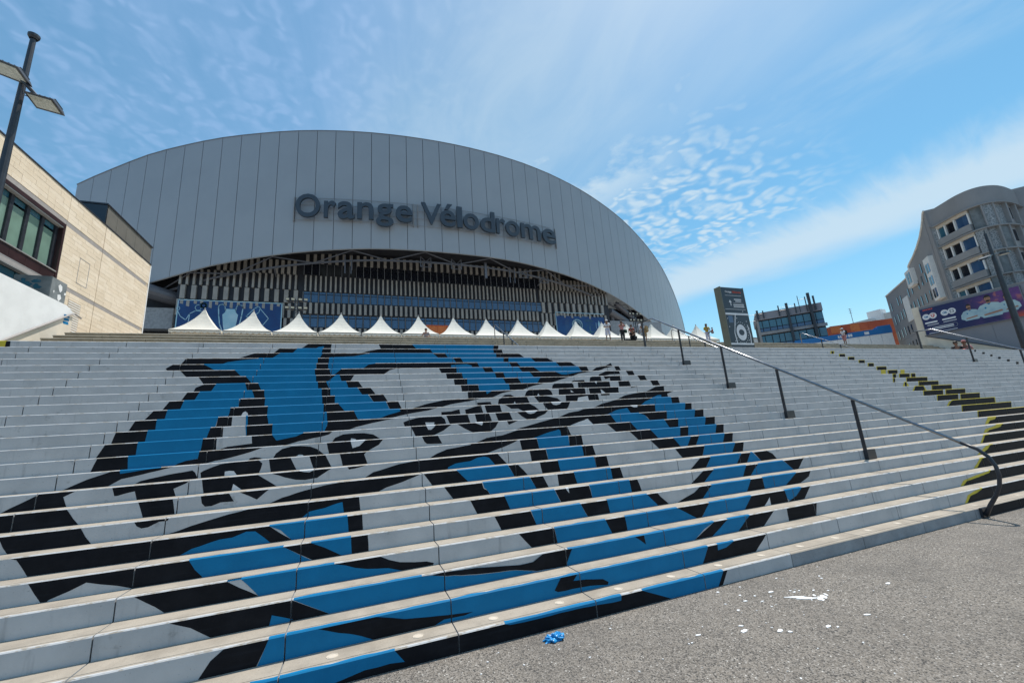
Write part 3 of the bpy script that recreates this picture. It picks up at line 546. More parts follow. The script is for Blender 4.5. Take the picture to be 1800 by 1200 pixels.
# ---------------------------------------------------------------- landing, upper flight, plaza
LZ, UY0, UY1, PZ, NU = 4.018, 18.4, 25.1, 8.02, 16
lm = MB(); lm.add([(-30, YK[25] + 1.15, LZ - 0.004), (62, YK[25] + 1.15, LZ - 0.004), (62, UY0 + 0.1, LZ - 0.004), (-30, UY0 + 0.1, LZ - 0.004)], [(0, 1, 2, 3)])
lm.add([(32.3, 9.99, LZ - 0.004), (62, 9.99, LZ - 0.004), (62, YK[25] + 1.15, LZ - 0.004), (32.3, YK[25] + 1.15, LZ - 0.004)], [(0, 1, 2, 3)])
lm.add([(32.3, 9.99, 0), (62, 9.99, 0), (62, 9.99, LZ - 0.004), (32.3, 9.99, LZ - 0.004)], [(0, 1, 2, 3)])
tag(lm.build('landing', M['paving']), kind='structure')
up = thing('upper_stairs', None, None, kind='structure')
ur, ut = (PZ - LZ) / NU, (UY1 - UY0) / (NU - 1)
ujit = random.Random(11)
ustuff = MB()
for i in range(NU):
    y, z0, z1 = UY0 + i * ut, LZ + i * ur, LZ + (i + 1) * ur
    xl = -13.15 - 0.165 * (NU - 1 - i)
    x = xl; segs = []
    while x < 58.8:
        L = 2.0 + ujit.uniform(-0.02, 0.02) if x > xl else 1.0 + ujit.random()
        segs.append((x, min(58.8, x + L))); x += L
    for (a, b) in segs:
        zj = ujit.uniform(-0.004, 0.004)
        if i >= NU - 6 and a < 40:
            yo = y + ujit.uniform(-0.006, 0.006); mb = MB(); mb.box(a + 0.008, b - 0.008, yo, y + ut + 0.12, z0 - 0.05, z1 + zj - 0.072)
            mb.prism([(a + 0.008, yo - 0.055, z1 + zj - 0.07), (a + 0.008, yo - 0.055, z1 + zj - 0.022), (a + 0.008, yo - 0.035, z1 + zj), (a + 0.008, y + ut + 0.11, z1 + zj), (a + 0.008, y + ut + 0.11, z1 + zj - 0.07)], (b - a - 0.016, 0, 0))
            # a shadow-gap under the nose of every slab
            link('step_slab', mb.mesh('step_slab', M['upstep']), up)
        else:
            ustuff.box(a + 0.006, b - 0.006, y, y + ut + 0.12, z0 - 0.05, z1 + zj)
uo = link('step_slabs', ustuff.mesh('step_slabs', M['upstep']), up); uo['kind'] = 'stuff'
cop = MB(); cop.box(-13.15, 58.8, UY1 + 0.13, UY1 + 0.75, PZ - 0.08, PZ + 0.02); cop.build('edge_coping', M['grey'], up)
pm_ = MB(); pm_.add([(-160, UY1 + 0.6, PZ - 0.006), (230, UY1 + 0.6, PZ - 0.006), (230, 300, PZ - 0.006), (-160, 300, PZ - 0.006)], [(0, 1, 2, 3)])
tag(pm_.build('plaza', M['paving']), kind='structure')

# ---------------------------------------------------------------- stadium
def shellY(x, off=0.0): return 90 + off + 0.0034 * (x - 18) ** 2
TOPX = [-60.63, -56.9, -53.12, -49.25, -45.47, -41.53, -37.59, -33.73, -29.73, -25.75, -21.76, -17.75, -13.7, -9.64, -5.58, -1.59, 2.43, 6.52, 10.52, 14.54, 18.63, 22.73, 26.77, 30.83, 34.95, 39.03, 43.1, 47.16, 51.25, 55.35, 59.43, 63.58, 67.7, 71.8, 75.84, 79.81, 83.89, 88.0, 92.1, 96.1, 99.99, 103.9, 107.7, 111.3, 114.72, 117.9, 121.0, 123.9, 126.4, 128.46, 129.72, 130.3]
TOPZ = [64.64, 66.01, 67.27, 68.61, 69.86, 70.82, 71.63, 72.4, 73.1, 73.62, 74.1, 74.58, 75.0, 75.3, 75.55, 75.74, 75.9, 76.0, 76.09, 76.14, 76.19, 76.19, 76.18, 76.14, 76.08, 75.95, 75.8, 75.52, 75.27, 74.87, 74.45, 73.97, 73.4, 72.73, 72.03, 71.3, 70.45, 69.4, 68.2, 67.05, 65.8, 64.4, 62.9, 61.3, 59.3, 57.16, 54.71, 51.98, 48.95, 45.73, 42.77, 40.2]
BOTZ = [33.0, 34.2, 35.4, 36.5, 37.6, 38.6, 39.55, 40.6, 41.6, 42.3, 42.97, 43.55, 44.08, 44.5, 44.86, 45.17, 45.42, 45.54, 45.6, 45.65, 45.69, 45.71, 45.72, 45.72, 45.65, 45.48, 45.2, 44.88, 44.5, 44.05, 43.5, 42.9, 42.18, 41.4, 40.53, 39.58, 38.5, 37.5, 36.5, 35.4, 34.1, 32.7, 31.2, 29.6, 27.8, 25.8, 23.6, 21.2, 18.6, 15.8, 12.8, 9.5]
stad = thing('stadium', 'large stadium with an arched front of pale grey panels and a big name sign', 'stadium')
for i in range(len(TOPX) - 1):
    a, b = TOPX[i], TOPX[i + 1]; A = Vector((a, shellY(a), 0)); B = Vector((b, shellY(b), 0)); t = (B - A).normalized(); nn = Vector((-t.y, t.x, 0))
    A2, B2 = A + t * 0.055, B - t * 0.055
    mb = MB(); vs = []
    for off in (0, 0.22):
        for P, zb, zt in ((A2, BOTZ[i], TOPZ[i]), (B2, BOTZ[i + 1], TOPZ[i + 1])):
            q = P + nn * off; vs += [(q.x, q.y, zb), (q.x, q.y, zt)]
    mb.add(vs, [(0, 2, 3, 1), (5, 7, 6, 4), (0, 1, 5, 4), (2, 6, 7, 3), (1, 3, 7, 5), (0, 4, 6, 2)])
    link('shell_panel', mb.mesh('shell_panel', M['shell']), stad)
# backing skin behind the joints, coping at the top, rim at the lower edge, soffit and roof
bk, cp, rm, sf, rf = MB(), MB(), MB(), MB(), MB()
for i in range(len(TOPX) - 1):
    a, b = TOPX[i], TOPX[i + 1]; ya, yb = shellY(a), shellY(b)
    bk.add([(a, ya + 0.26, BOTZ[i]), (b, yb + 0.26, BOTZ[i + 1]), (b, yb + 0.26, TOPZ[i + 1]), (a, ya + 0.26, TOPZ[i])], [(0, 1, 2, 3)])
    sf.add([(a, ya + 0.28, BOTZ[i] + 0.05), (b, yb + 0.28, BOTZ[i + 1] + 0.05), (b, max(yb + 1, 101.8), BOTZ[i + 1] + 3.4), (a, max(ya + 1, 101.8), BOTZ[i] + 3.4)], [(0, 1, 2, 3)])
    rf.add([(a, ya + 0.3, TOPZ[i] - 0.1), (b, yb + 0.3, TOPZ[i + 1] - 0.1), (b * 0.9 + 1.8, 190, max(20, TOPZ[i + 1] - 14)), (a * 0.9 + 1.8, 190, max(20, TOPZ[i] - 14))], [(0, 1, 2, 3)])
cp.tube([(x, shellY(x) + 0.05, z + 0.05) for x, z in zip(TOPX, TOPZ)], 0.16, 6)
rm.tube([(x, shellY(x) + 0.12, z - 0.02) for x, z in zip(TOPX, BOTZ)], 0.16, 6)
bk.build('panel_backing', M['soffit'], stad); cp.build('roof_coping', M['grey'], stad); rm.build('lower_rim', M['ledge'], stad)
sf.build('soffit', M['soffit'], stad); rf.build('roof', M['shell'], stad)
# recessed front wall
FY = 101.0
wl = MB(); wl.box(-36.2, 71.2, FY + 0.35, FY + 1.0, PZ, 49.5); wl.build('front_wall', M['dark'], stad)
fins = []      # (x centre, z0, z1, width)
def row(x0, x1, z0, z1, sp, w, ph=0.5):
    x = x0 + sp * ph
    while x < x1 - w / 2: fins.append((x, z0, z1, w)); x += sp
row(-12.3, 48, 45.25, 47.9, 1.6, 0.66); row(-12.3, 48, 38.1, 41.95, 1.085, 0.38); row(-12.3, 48, 32.6, 35.2, 1.2, 0.58); row(-12.3, 48, 26.0, 29.2, 1.2, 0.58)
for x0, x1 in ((-36, -12.6), (48.3, 71)):
    row(x0, x1, 45.5, 48.6, 1.3, 0.5, 0.3); row(x0, x1, 42.0, 45.35, 1.25, 0.62); row(x0, x1, 38.25, 41.85, 1.22, 0.42, 0.2); row(x0, x1, 35.05, 38.1, 1.95, 0.86, 0.45); row(x0, x1, 31.4, 34.9, 1.3, 0.58, 0.25); row(x0, x1, 27.2, 31.3, 1.3, 0.58, 0.7)
def under(x, z0):
    i = next((j for j in range(len(TOPX) - 1) if TOPX[j] <= x < TOPX[j + 1]), 0)
    return z0 < BOTZ[i] + 1.2
fins = [f for f in fins if under(f[0], f[1])]
fins.sort(key=lambda f: (not (f[1] > 30.8), -(f[2] - f[1]) * f[3]))
fst = MB(); fsh = {}
for j, (x, z0, z1, w) in enumerate(fins):
    if j < 295:
        key = (round(z0, 2), round(z1, 2), w)
        if key not in fsh:
            mb = MB(); mb.box(-w / 2, w / 2, FY - 0.25, FY + 0.36, z0, z1); fsh[key] = mb.mesh('facade_fin', M['fin'])
        o = link('facade_fin', fsh[key], stad); o.location.x = x
    else: fst.box(x - w / 2, x + w / 2, FY - 0.25, FY + 0.36, z0, z1)
o = link('facade_fins', fst.mesh('facade_fins', M['fin']), stad); o['kind'] = 'stuff'
wr = random.Random(5)
for z0, z1, kind in ((42.35, 45.0, 'd'), (35.4, 37.95, 'b'), (29.4, 32.3, 'b')):
    x = -12.2; sh = {}
    while x < 47.6:
        k2 = ('gblue' if kind == 'b' else 'gdark') if not (kind == 'd' and -9 < x < -1) else 'greflect'
        if kind == 'd' and 22 < x < 30: k2 = 'gblue' if wr.random() < 0.4 else 'gdark'
        if k2 not in sh:
            mb = MB(); mb.box(0.16, 1.49, FY + 0.16, FY + 0.345, z0 + 0.1, z0 + (z1 - z0) * 0.76)
            mb.box(0.16, 1.49, FY + 0.16, FY + 0.345, z0 + (z1 - z0) * 0.83, z1)
            sh[k2] = mb.mesh('window_pane', M[k2])
        o = link('window_pane', sh[k2], stad); o.location.x = x
        x += 1.65
for z0, z1 in ((42.2, 45.1), (35.3, 38.0), (29.3, 32.4)):
    x = -12.2; mul = MB(); mul.box(-0.06, 0.06, FY + 0.0, FY + 0.36, z0, z1); mm_ = mul.mesh('window_mullion', M['grey'])
    while x < 48.2: link('window_mullion', mm_, stad).location.x = x; x += 1.65
# tubes and trusses slung under the arch
tr = MB()
path = [(x, shellY(x) + 3.0, z - 1.6) for x, z in zip(TOPX, BOTZ) if -44 < x < 104]
tr.tube(path, 0.26, 6); tr.build('arch_tube', M['truss'], stad)
for i in range(0, len(path) - 4, 4):
    p0, p1, p2 = Vector(path[i]), Vector(path[i + 2]), Vector(path[i + 4])
    apex = p1 + Vector((0, -2.4, 1.5)); tr = MB(); tr.tube([p0, apex, p2], 0.15, 6); tr.build('arch_brace', M['truss'], stad); tr = MB(); tr.tube([p1, p1 + Vector((0, 3, -1.0))], 0.16, 6); tr.build('arch_strut', M['truss'], stad)
for x in (15.0, 22.5, 41.0, 47.5, 30.2):
    tr = MB(); i = min(range(len(TOPX)), key=lambda j: abs(TOPX[j] - x)); zt = BOTZ[i] - 0.4; y = shellY(x) + 2.6
    if x == 30.2:
        tr.box(x - 0.3, x + 0.3, y, y + 0.5, zt - 4.2, zt); tr.build('hung_box', M['truss'], stad); continue
    for a in (-1.2, 1.2): tr.tube([(x + a, y, zt), (x + a * 1.05, y, zt - 2.6)], 0.11, 6)
    tr.tube([(x - 1.2, y, zt), (x + 1.2, y, zt - 2.6)], 0.08, 6); tr.tube([(x + 1.2, y, zt), (x - 1.2, y, zt - 2.6)], 0.08, 6)
    tr.tube([(x - 1.2, y, zt - 2.6), (x + 1.2, y, zt - 2.6)], 0.09, 6); tr.build('cross_braced_frame', M['truss'], stad)
for x in (-2.4, 37.6):
    i = min(range(len(TOPX)), key=lambda j: abs(TOPX[j] - x)); zt = BOTZ[i] - 0.5; y = shellY(x) + 2.6
    for a in (-0.7, 0.7): tr = MB(); tr.tube([(x + a, y, zt), (x + a * 0.9, y, zt - 4.4)], 0.13, 6); tr.build('hanger', M['truss'], stad)
# concrete stands at both sides under the arch, with the big bearing tube on the left
sd = MB()
for (x0, x1, z0, z1) in ((-48, -37.2, 29.0, 33.6), (-48, -37.2, 25.5, 27.4), (-48, -37.2, 19, 23.8), (72.2, 92, 24, 34.2), (72.2, 99, 18, 26)):
    sd = MB(); sd.box(x0, x1, 103.4, 106, z0, z1); sd.build('side_stand', M['bare'], stad)
for q in ((-56, -36.4, 106.5, 107.5, PZ, 45), (71.4, 90, 109, 110, PZ, 40)): sk = MB(); sk.box(*q); sk.build('side_wall', M['dark'], stad)
tb = MB(); tb.tube([(-42.5, 100.8, 36.9), (-37.4, 104.5, 36.0)], 1.5, 14, cap=False); tb.build('bearing_tube', M['truss'], stad)
for q in (([(72.5, 103, 37.0), (80, 105.5, 34.5)], 1.2, 12), ([(76, 104, 40), (84, 106, 35.5)], 0.8, 10), ([(73.5, 103.4, 38), (75.2, 105, 30)], 0.5, 8)): tb = MB(); tb.tube(*q); tb.build('bearing_tube', M['truss'], stad)
# name sign: letters on rails in front of the panels
SIGN = [('O', -13.3, -8.3, 51.9, 5.72), ('r', -7.5, -5.0, 51.9, 4.15), ('a', -4.65, -1.05, 51.75, 4.3), ('n', -0.56, 2.95, 51.9, 4.2), ('g', 3.45, 7.3, 50.35, 5.75), ('e', 7.75, 11.55, 51.75, 4.3),
        ('V', 13.6, 18.35, 51.9, 5.55), ('é', 18.0, 21.8, 51.75, 6.05), ('l', 22.15, 23.5, 51.9, 5.6), ('o', 23.75, 27.75, 51.75, 4.35), ('d', 28.1, 32.1, 51.75, 5.75), ('r', 32.45, 35.0, 51.9, 4.2),
        ('o', 35.05, 39.05, 51.75, 4.35), ('m', 39.5, 45.55, 51.9, 4.25), ('e', 46.2, 50.6, 51.75, 4.4)]
for ch, xa, xb, zb, hh in SIGN:
    A = Vector((xa, shellY(xa) - 0.95, zb)); B = Vector((xb, shellY(xb) - 0.95, zb))
    put_text(ch, 'sign_letter', stad, M['letter'], A, (B - A), (0, 0, 1), (B - A).length, hh, 0.016, 0.55)
rl = MB()
for z in (51.75, 53.6, 55.5, 57.2):
    rl = MB(); rl.tube([(x, shellY(x) - 0.35, z) for x in [-13.9 + j * 2.45 for j in range(27)]], 0.055, 5); rl.build('sign_rail', M['ledge'], stad)
for x in (-13.8, 11.9, 12.9, 51.3):
    rl = MB(); rl.box(x - 0.07, x + 0.07, shellY(x) - 0.5, shellY(x) - 0.02, 51.4, 57.4); rl.build('sign_post', M['ledge'], stad)
rebase(stad, (18, 101, PZ))

# ---------------------------------------------------------------- banners hung on the front wall
def outline(mb, pts, r=0.07, closed=False):
    pts = list(pts) + ([pts[0]] if closed else [])
    for a, b in zip(pts, pts[1:]):
        a, b = Vector(a), Vector(b); d = (b - a); n = Vector((-d.z, 0, d.x)).normalized() * r; e = d.normalized() * r * 0.6
        mb.add([a - n - e, b - n + e, b + n + e, a + n - e], [(0, 1, 2, 3)])
def arc(cx, cz, rx, rz, a0, a1, n, y): return [(cx + rx * math.cos(R(a0 + (a1 - a0) * i / n)), y, cz + rz * math.sin(R(a0 + (a1 - a0) * i / n))) for i in range(n + 1)]
def scallop(x0, x1, zt, y, seed):
    rr = random.Random(seed); mb = MB(); x = x0
    while x < x1:
        h = rr.uniform(0.6, 1.7); mb.add([(x, y, zt), (x + 0.55, y, zt), (x + 0.55, y, zt - h), (x, y, zt - h * 0.9)], [(0, 1, 2, 3)]); x += rr.choice((1.1, 1.3, 1.6))
    return mb
bn = thing('banner', 'long blue banner with a line-drawn player and a big silver cup on the stadium front', 'banner', 'blue banners hung on the stadium front')
yb = FY - 0.55
mb = MB(); mb.box(-35.5, -16.3, yb, yb + 0.12, 22.5, 34.6); mb.build('cloth', M['banner'], bn)
mb = MB(); outline(mb, [(-35.5, yb - 0.02, 22.5), (-35.5, yb - 0.02, 34.6), (-16.3, yb - 0.02, 34.6), (-16.3, yb - 0.02, 22.5)], 0.10); mb.build('hem', M['bannerline'], bn)
scallop(-35.2, -16.5, 34.55, yb - 0.03, 4).build('pale_flaps', M['fin'], bn)['kind'] = 'stuff'
y = yb - 0.03; mb = MB()
_o = outline
def outline(mb, pts, r=0.07, closed=False, dx=-1.9): _o(mb, [(p[0] + dx, p[1], p[2]) for p in pts], r, closed)
outline(mb, arc(-30.0, 33.0, 0.55, 0.62, 0, 360, 14, y), 0.07)
outline(mb, [(-33.6, y, 32.3), (-33.0, y, 31.0), (-32.0, y, 30.2), (-31.4, y, 31.6), (-30.4, y, 32.3), (-29.4, y, 32.2), (-28.6, y, 31.2), (-28.2, y, 29.8), (-29.0, y, 29.2)], 0.07)
outline(mb, [(-31.4, y, 31.6), (-31.5, y, 29.8), (-32.2, y, 28.0), (-32.9, y, 26.0), (-33.3, y, 24.6)], 0.07); outline(mb, [(-29.0, y, 31.4), (-29.2, y, 29.6), (-31.5, y, 29.7)], 0.07); outline(mb, [(-31.4, y, 28.0), (-30.6, y, 27.6), (-29.6, y, 28.2), (-29.2, y, 29.6)], 0.07)
outline(mb, arc(-33.5, 32.7, 0.3, 0.4, 0, 360, 8, y), 0.06)
mb.build('player_drawing', M['bannerline'], bn)
mb = MB(); outline(mb, arc(-29.1, 33.5, 0.5, 0.5, 0, 360, 12, y), 0.2); mb.build('ball_drawing', M['gteal'], bn)
cup = [(-24.1, 32.9), (-22.0, 32.9), (-22.1, 32.2), (-21.6, 31.6), (-21.9, 29.0), (-22.4, 27.2), (-22.8, 26.6), (-22.7, 26.0), (-23.4, 26.0), (-23.3, 26.6), (-23.7, 27.2), (-24.2, 29.0), (-24.5, 31.6), (-24.0, 32.2)]
mb = MB(); mb.poly([(x - 3.0, y, z) for x, z in cup]); mb.poly([(-28.2, y, 25.9), (-23.9, y, 25.9), (-23.7, y, 24.3), (-28.4, y, 24.3)])
for sgn in (-1, 1):
    cx = -23.05 + sgn * 1.75; outline(mb, [(-23.05 + sgn * 0.95, y, 32.6)] + arc(cx - sgn * 0.1, 33.2, 0.62 * sgn, 0.7, 180, -20, 8, y) + [(cx + sgn * 0.35, y, 31.4), (cx + sgn * 0.05, y, 29.4), (cx - sgn * 0.8, y, 27.2)], 0.10, dx=-3.0)
mb.build('cup_drawing', M['bannerline'], bn)
mb = MB(); outline(mb, [(-21.0, y, 31.6), (-19.7, y, 33.2), (-19.0, y, 33.7), (-18.6, y, 33.4), (-18.8, y, 32.4), (-19.6, y, 31.6), (-20.0, y, 30.6), (-20.6, y, 31.0), (-21.2, y, 31.4)], 0.07); outline(mb, [(-18.6, y, 33.2), (-16.9, y, 31.0), (-18.6, y, 28.4), (-20.0, y, 29.3)], 0.07); outline(mb, [(-18.4, y, 29.2), (-19.2, y, 29.5)], 0.07)
outline = _o; mb.build('card_drawing', M['bannerline'], bn); rebase(bn, (-26, FY, PZ))
bn = thing('banner', 'blue banner with round pale emblems at the right end of the stadium front', 'banner', 'blue banners hung on the stadium front')
mb = MB(); mb.box(52.6, 68.6, yb, yb + 0.12, 22.5, 34.2); mb.build('cloth', M['banner'], bn)
mb = MB(); outline(mb, [(52.6, yb - 0.02, 22.5), (52.6, yb - 0.02, 35.2), (68.6, yb - 0.02, 35.2)], 0.09); mb.build('hem', M['bannerline'], bn)
scallop(52.8, 68.4, 35.15, yb - 0.03, 9).build('pale_flaps', M['fin'], bn)['kind'] = 'stuff'
mb = MB()
for cx, cz, r0 in ((59.3, 31.6, 1.6), (59.3, 31.6, 1.0), (59.5, 31.6, 0.35)): outline(mb, arc(cx, cz, r0, r0, 0, 360, 18, y), 0.16)
outline(mb, [(58.0, y, 29.2), (59.2, y, 29.0), (58.6, y, 28.3)], 0.2); mb.build('spiral_emblem', M['bannerline'], bn)
mb = MB(); outline(mb, arc(63.4, 30.4, 1.5, 1.6, 0, 180, 12, y) + [(61.9, y, 27.0)], 0.08); outline(mb, [(64.9, y, 30.4), (64.9, y, 27.0)], 0.08); outline(mb, [(63.4, y, 31.4), (63.4, y, 27.5)], 0.14); outline(mb, [(62.4, y, 29.6), (64.4, y, 29.6)], 0.14)
for r0 in (1.0, 1.5, 2.0): outline(mb, arc(63.2, 32.2, r0, r0 * 0.55, 35, 145, 8, y), 0.06)
mb.build('cross_emblem', M['gteal'], bn)
mb = MB(); mb.poly([(66.6, y, 33.2), (67.0, y, 32.0), (66.9, y, 30.8), (66.6, y, 30.3), (66.3, y, 30.8), (66.2, y, 32.0)]); mb.poly(arc(66.9, 29.4, 0.42, 0.5, 0, 360, 10, y)[:-1]); mb.poly([(65.6, y, 28.2), (67.6, y, 28.2), (67.2, y, 27.4), (66.0, y, 27.4)])
outline(mb, [(65.6, y, 32.4), (65.5, y, 31.0), (66.1, y, 30.2)], 0.06); outline(mb, [(67.5, y, 32.6), (67.8, y, 31.2), (67.2, y, 30.2)], 0.06)
mb.build('flame_emblem', M['bannerline'], bn)
mb = MB()
for i in range(8): outline(mb, [(55.3, y, 32.9 - i * 0.55), (56.6, y, 32.9 - i * 0.55)], 0.06)
mb.build('ladder_emblem', M['gblue'], bn); rebase(bn, (60, FY, PZ))

# ---------------------------------------------------------------- left: stone-clad building, side wall, roof box
WX = -15.5
lb = thing('stone_building', 'pale limestone building with a dark framed window, at the left edge above the steps', 'building')
mb = MB(); mb.box(WX - 12, WX - 0.12, 12.0, 28.05, 11.5, 16.9); mb.box(WX - 12, WX - 0.12, 28.05, 38.0, PZ - 2, 16.9); mb.box(WX - 12, WX - 1.0, 12.0, 28.05, LZ, 11.5)
# leave the window recess: a deeper core behind it
mb2 = MB(); mb2.box(WX - 12, WX - 0.9, 12.0, 28.1, LZ, 15.0)
for q in ((28.17, 38.04, PZ - 3, 16.88), (12.0, 28.165, 15.32, 16.878)): mb = MB(); mb.box(WX - 12, WX - 0.03, *q); mb.build('wall_core', M['mortar'], lb)
mb = MB(); mb2.build('window_core', M['dark'], lb)
tl = MB(); trd = random.Random(2)
def course(z0, z1, ya, yb):
    y = ya
    while y < yb - 0.02:
        L = trd.choice((0.6, 0.9, 1.2)); e = min(yb, y + L)
        o = trd.uniform(-0.004, 0.004); k = 1 if trd.random() < 0.4 else 0
        if yb - e < 0.2: e = yb
        tl.box(WX - 0.04, WX + o, y + 0.005, e - 0.005, z0 + 0.005, z1 - 0.005, k); y = e
def courses(za, zb, ya, yb, h=0.25):
    n = max(1, round((zb - za) / h)); 
    for i in range(n): course(za + (zb - za) * i / n, za + (zb - za) * (i + 1) / n, ya, yb)
for ya, yb in ((28.17, 31.74), (31.78, 38.04)):
    courses(PZ - 1.5, 11.45, ya, yb); courses(11.70, 15.02, ya, yb); courses(15.30, 16.88, ya, yb)
courses(15.32, 16.88, 12.0, 28.15)
o = link('wall_tiles', tl.mesh('wall_tiles', [M['limestone'], M['limestone2']]), lb); o['kind'] = 'stuff'
mb = MB()
for q in ((28.17, 31.74, 11.46, 11.69), (31.78, 37.7, 11.46, 11.69), (28.17, 31.74, 15.03, 15.29), (31.78, 37.7, 15.03, 15.29), (12, 28.15, 15.06, 15.31)): mb = MB(); mb.box(WX - 0.05, WX - 0.012, *q); mb.build('metal_stripe', M['stripe'], lb)
mb = MB(); mb.box(WX - 12, WX + 0.03, 12, 38.07, 16.88, 16.97); mb.build('roof_edge', M['steel'], lb)
mb = MB(); mb.box(WX - 3, WX + 0.012, 38.04, 38.16, PZ - 2, 16.86); mb.build('corner_trim', M['render'], lb)
# window: head, mullions, panes with half-drawn blinds, spandrel and lower glazing
mb = MB(); mb.box(WX - 0.9, WX + 0.0, 12, 28.16, 14.84, 15.055); mb.box(WX - 0.9, WX - 0.01, 28.0, 28.165, 8, 14.84); mb.build('window_frame', M['brown'], lb)
for z_ in (14.78, 12.14, 11.50, 11.22): mb = MB(); mb.box(WX - 0.25, WX + (0.02 if z_ < 14 else -0.02), 12, 28.0, z_, z_ + 0.05); mb.build('window_trim', M['ledge'], lb)
for i in range(15):
    y1 = 28.0 - i * 1.06; y0 = y1 - 1.06
    mb = MB(); mb.box(WX - 0.62, WX - 0.22, y1 - 0.22, y1 - 0.005, 12.2, 14.78); mb.build('mullion', M['steel'], lb)
    mb = MB(); mb.box(WX - 0.36, WX - 0.30, y0 + 0.01, y1 - 0.23, 12.2, 14.35 + (0.12 if i % 2 else 0)); mb.box(WX - 0.37, WX - 0.31, y0 + 0.01, y1 - 0.23, 14.5, 14.78, 1); o = mb.build('window_pane', [M['ggreen'], M['gteal']], lb)
    mb = MB(); mb.box(WX - 0.24, WX - 0.03, y0 + 0.006, y1 - 0.006, 11.56, 12.13); mb.build('spandrel_panel', M['brown'], lb)
    mb = MB(); mb.box(WX - 0.35, WX - 0.28, y0 + 0.006, y1 - 0.1, 8.2, 11.2); mb.build('lower_pane', M['gteal'] if i % 3 else M['ggreen'], lb)
mb = MB(); mb.box(WX - 0.28, WX + 0.015, 12, 28.0, 11.28, 11.49); mb.build('sill_band', M['stripe'], lb)
# louvre and access hatch in the stone
mb = MB()
for i in range(14): mb.box(WX - 0.02, WX + 0.02, 29.4, 30.5, 9.2 + i * 0.135, 9.26 + i * 0.135)
mb.box(WX - 0.03, WX + 0.006, 29.35, 30.55, 9.12, 11.1, 1); mb.build('louvre', [M['wframe'], M['mortar']], lb)
mb = MB()
for a, b, c, d in ((29.75, 30.75, 13.75, 13.79), (29.75, 30.75, 12.2, 12.24), (29.75, 29.79, 12.2, 13.79), (30.71, 30.75, 12.2, 13.79)): mb.box(WX - 0.01, WX + 0.007, a, b, c, d)
mb.build('access_hatch', M['stripe'], lb); rebase(lb, (WX - 6, 25, LZ))

rb = thing('roof_plant_room', 'dark clad box standing on the roof of the limestone building', 'plant room')
mb = MB(); mb.box(-27, -15.9, 32.05, 38.35, 16.98, 18.5); mb.build('core', M['dark'], rb)
for i in range(5):
    mb = MB(); mb.box(-15.9, -15.72, 32.0 + i * 1.28, 32.0 + (i + 1) * 1.28 - 0.02, 16.98, 18.52); mb.build('side_panel', M['olive'], rb)
for i in range(6):
    mb = MB(); mb.box(-17.6 - i * 1.9, -17.6 - i * 1.9 + 1.88, 31.9, 32.05, 16.98, 18.52); mb.build('front_panel', M['gdark'], rb)
mb = MB(); mb.box(-27.1, -15.66, 31.84, 38.45, 18.52, 18.62); mb.build('roof_edge', M['steel'], rb); rebase(rb, (-20, 35, 16.98))

gb = thing('concrete_block', 'grey concrete corner block with teal and white graffiti behind the white side wall', 'concrete block')
mb = MB(); mb.box(-15.3, -13.92, 25.0, 26.15, LZ + 1, 10.8); mb.build('block', M['greycon'], gb, bevel=0.02)
mb = MB(); grd = random.Random(4)
for i in range(16):
    cx, cz = -14.75 + grd.uniform(-0.38, 0.38), 10.38 + grd.uniform(-0.17, 0.17)
    mb.poly([(cx + 0.13 * math.cos(a) * grd.uniform(0.5, 1.4), 24.995 - 0.0003 * i, cz + 0.10 * math.sin(a) * grd.uniform(0.5, 1.4)) for a in [j * 0.9 for j in range(7)]])
mb.build('teal_graffiti', M['gteal'], gb)
mb = MB()
outline_pts = lambda pts: [((-13.915), a, b) for a, b in pts]
for pts in ([(25.5, 10.5), (25.62, 10.62), (25.78, 10.55), (25.82, 10.35), (25.7, 10.2), (25.6, 10.3)], [(25.55, 10.05), (25.75, 10.12), (25.85, 9.95), (25.7, 9.75), (25.58, 9.85)], [(26.0, 10.3), (26.12, 10.33), (26.12, 10.2), (26.0, 10.18)], [(25.2, 10.15), (25.3, 10.18), (25.28, 10.02)]):
    mb.poly(outline_pts(pts))
mb.build('white_graffiti', M['plainwhite'], gb); rebase(gb, (-14.6, 25.6, LZ + 1))

sw = thing('side_wall', 'white rendered side wall with a sloping handrail beside the upper steps on the left', 'wall')
SX = -13.76
mb = MB(); mb.prism([(SX, 12, 9.66), (SX, 26.05, 9.66), (SX, 26.62, 9.46), (SX, 22.48, 6.98), (SX, 17.4, 3.93), (SX, 12, 3.93)], (-0.28, 0, 0)); mb.build('upper_face', M['render'], sw)
mb = MB(); mb.prism([(SX + 0.004, 26.62, 9.45), (SX + 0.004, 26.62, LZ - 0.3), (SX + 0.004, 17.4, LZ - 0.3), (SX + 0.004, 17.4, 3.92), (SX + 0.004, 22.48, 6.97)], (-0.28, 0, 0)); mb.build('lower_face', M['cream'], sw)
mb = MB(); mb.tube([(SX + 0.10, 17.0, 3.7), (SX + 0.10, 22.48, 6.98), (SX + 0.10, 26.3, 9.27), (SX + 0.10, 26.55, 9.38), (SX + 0.10, 27.1, 9.30)], 0.045, 8)
for y in (19, 21, 23, 25, 26.2): mb.tube([(SX, y, 4.9 + (y - 19) * 0.598 - 0.02), (SX + 0.1, y, 4.9 + (y - 19) * 0.598)], 0.02, 6)
mb.build('handrail', M['stripe'], sw)
mb = MB()
for i, (a, b) in enumerate(((9.18, 9.05), (9.0, 8.88), (8.83, 8.70))): mb.poly([(SX + 0.008, 25.95, a), (SX + 0.008, 26.35, a + 0.05), (SX + 0.008, 26.4, b + 0.04), (SX + 0.008, 26.0, b)])
mb.build('blue_tag', M['blue'], sw); rebase(sw, (SX, 22, LZ))

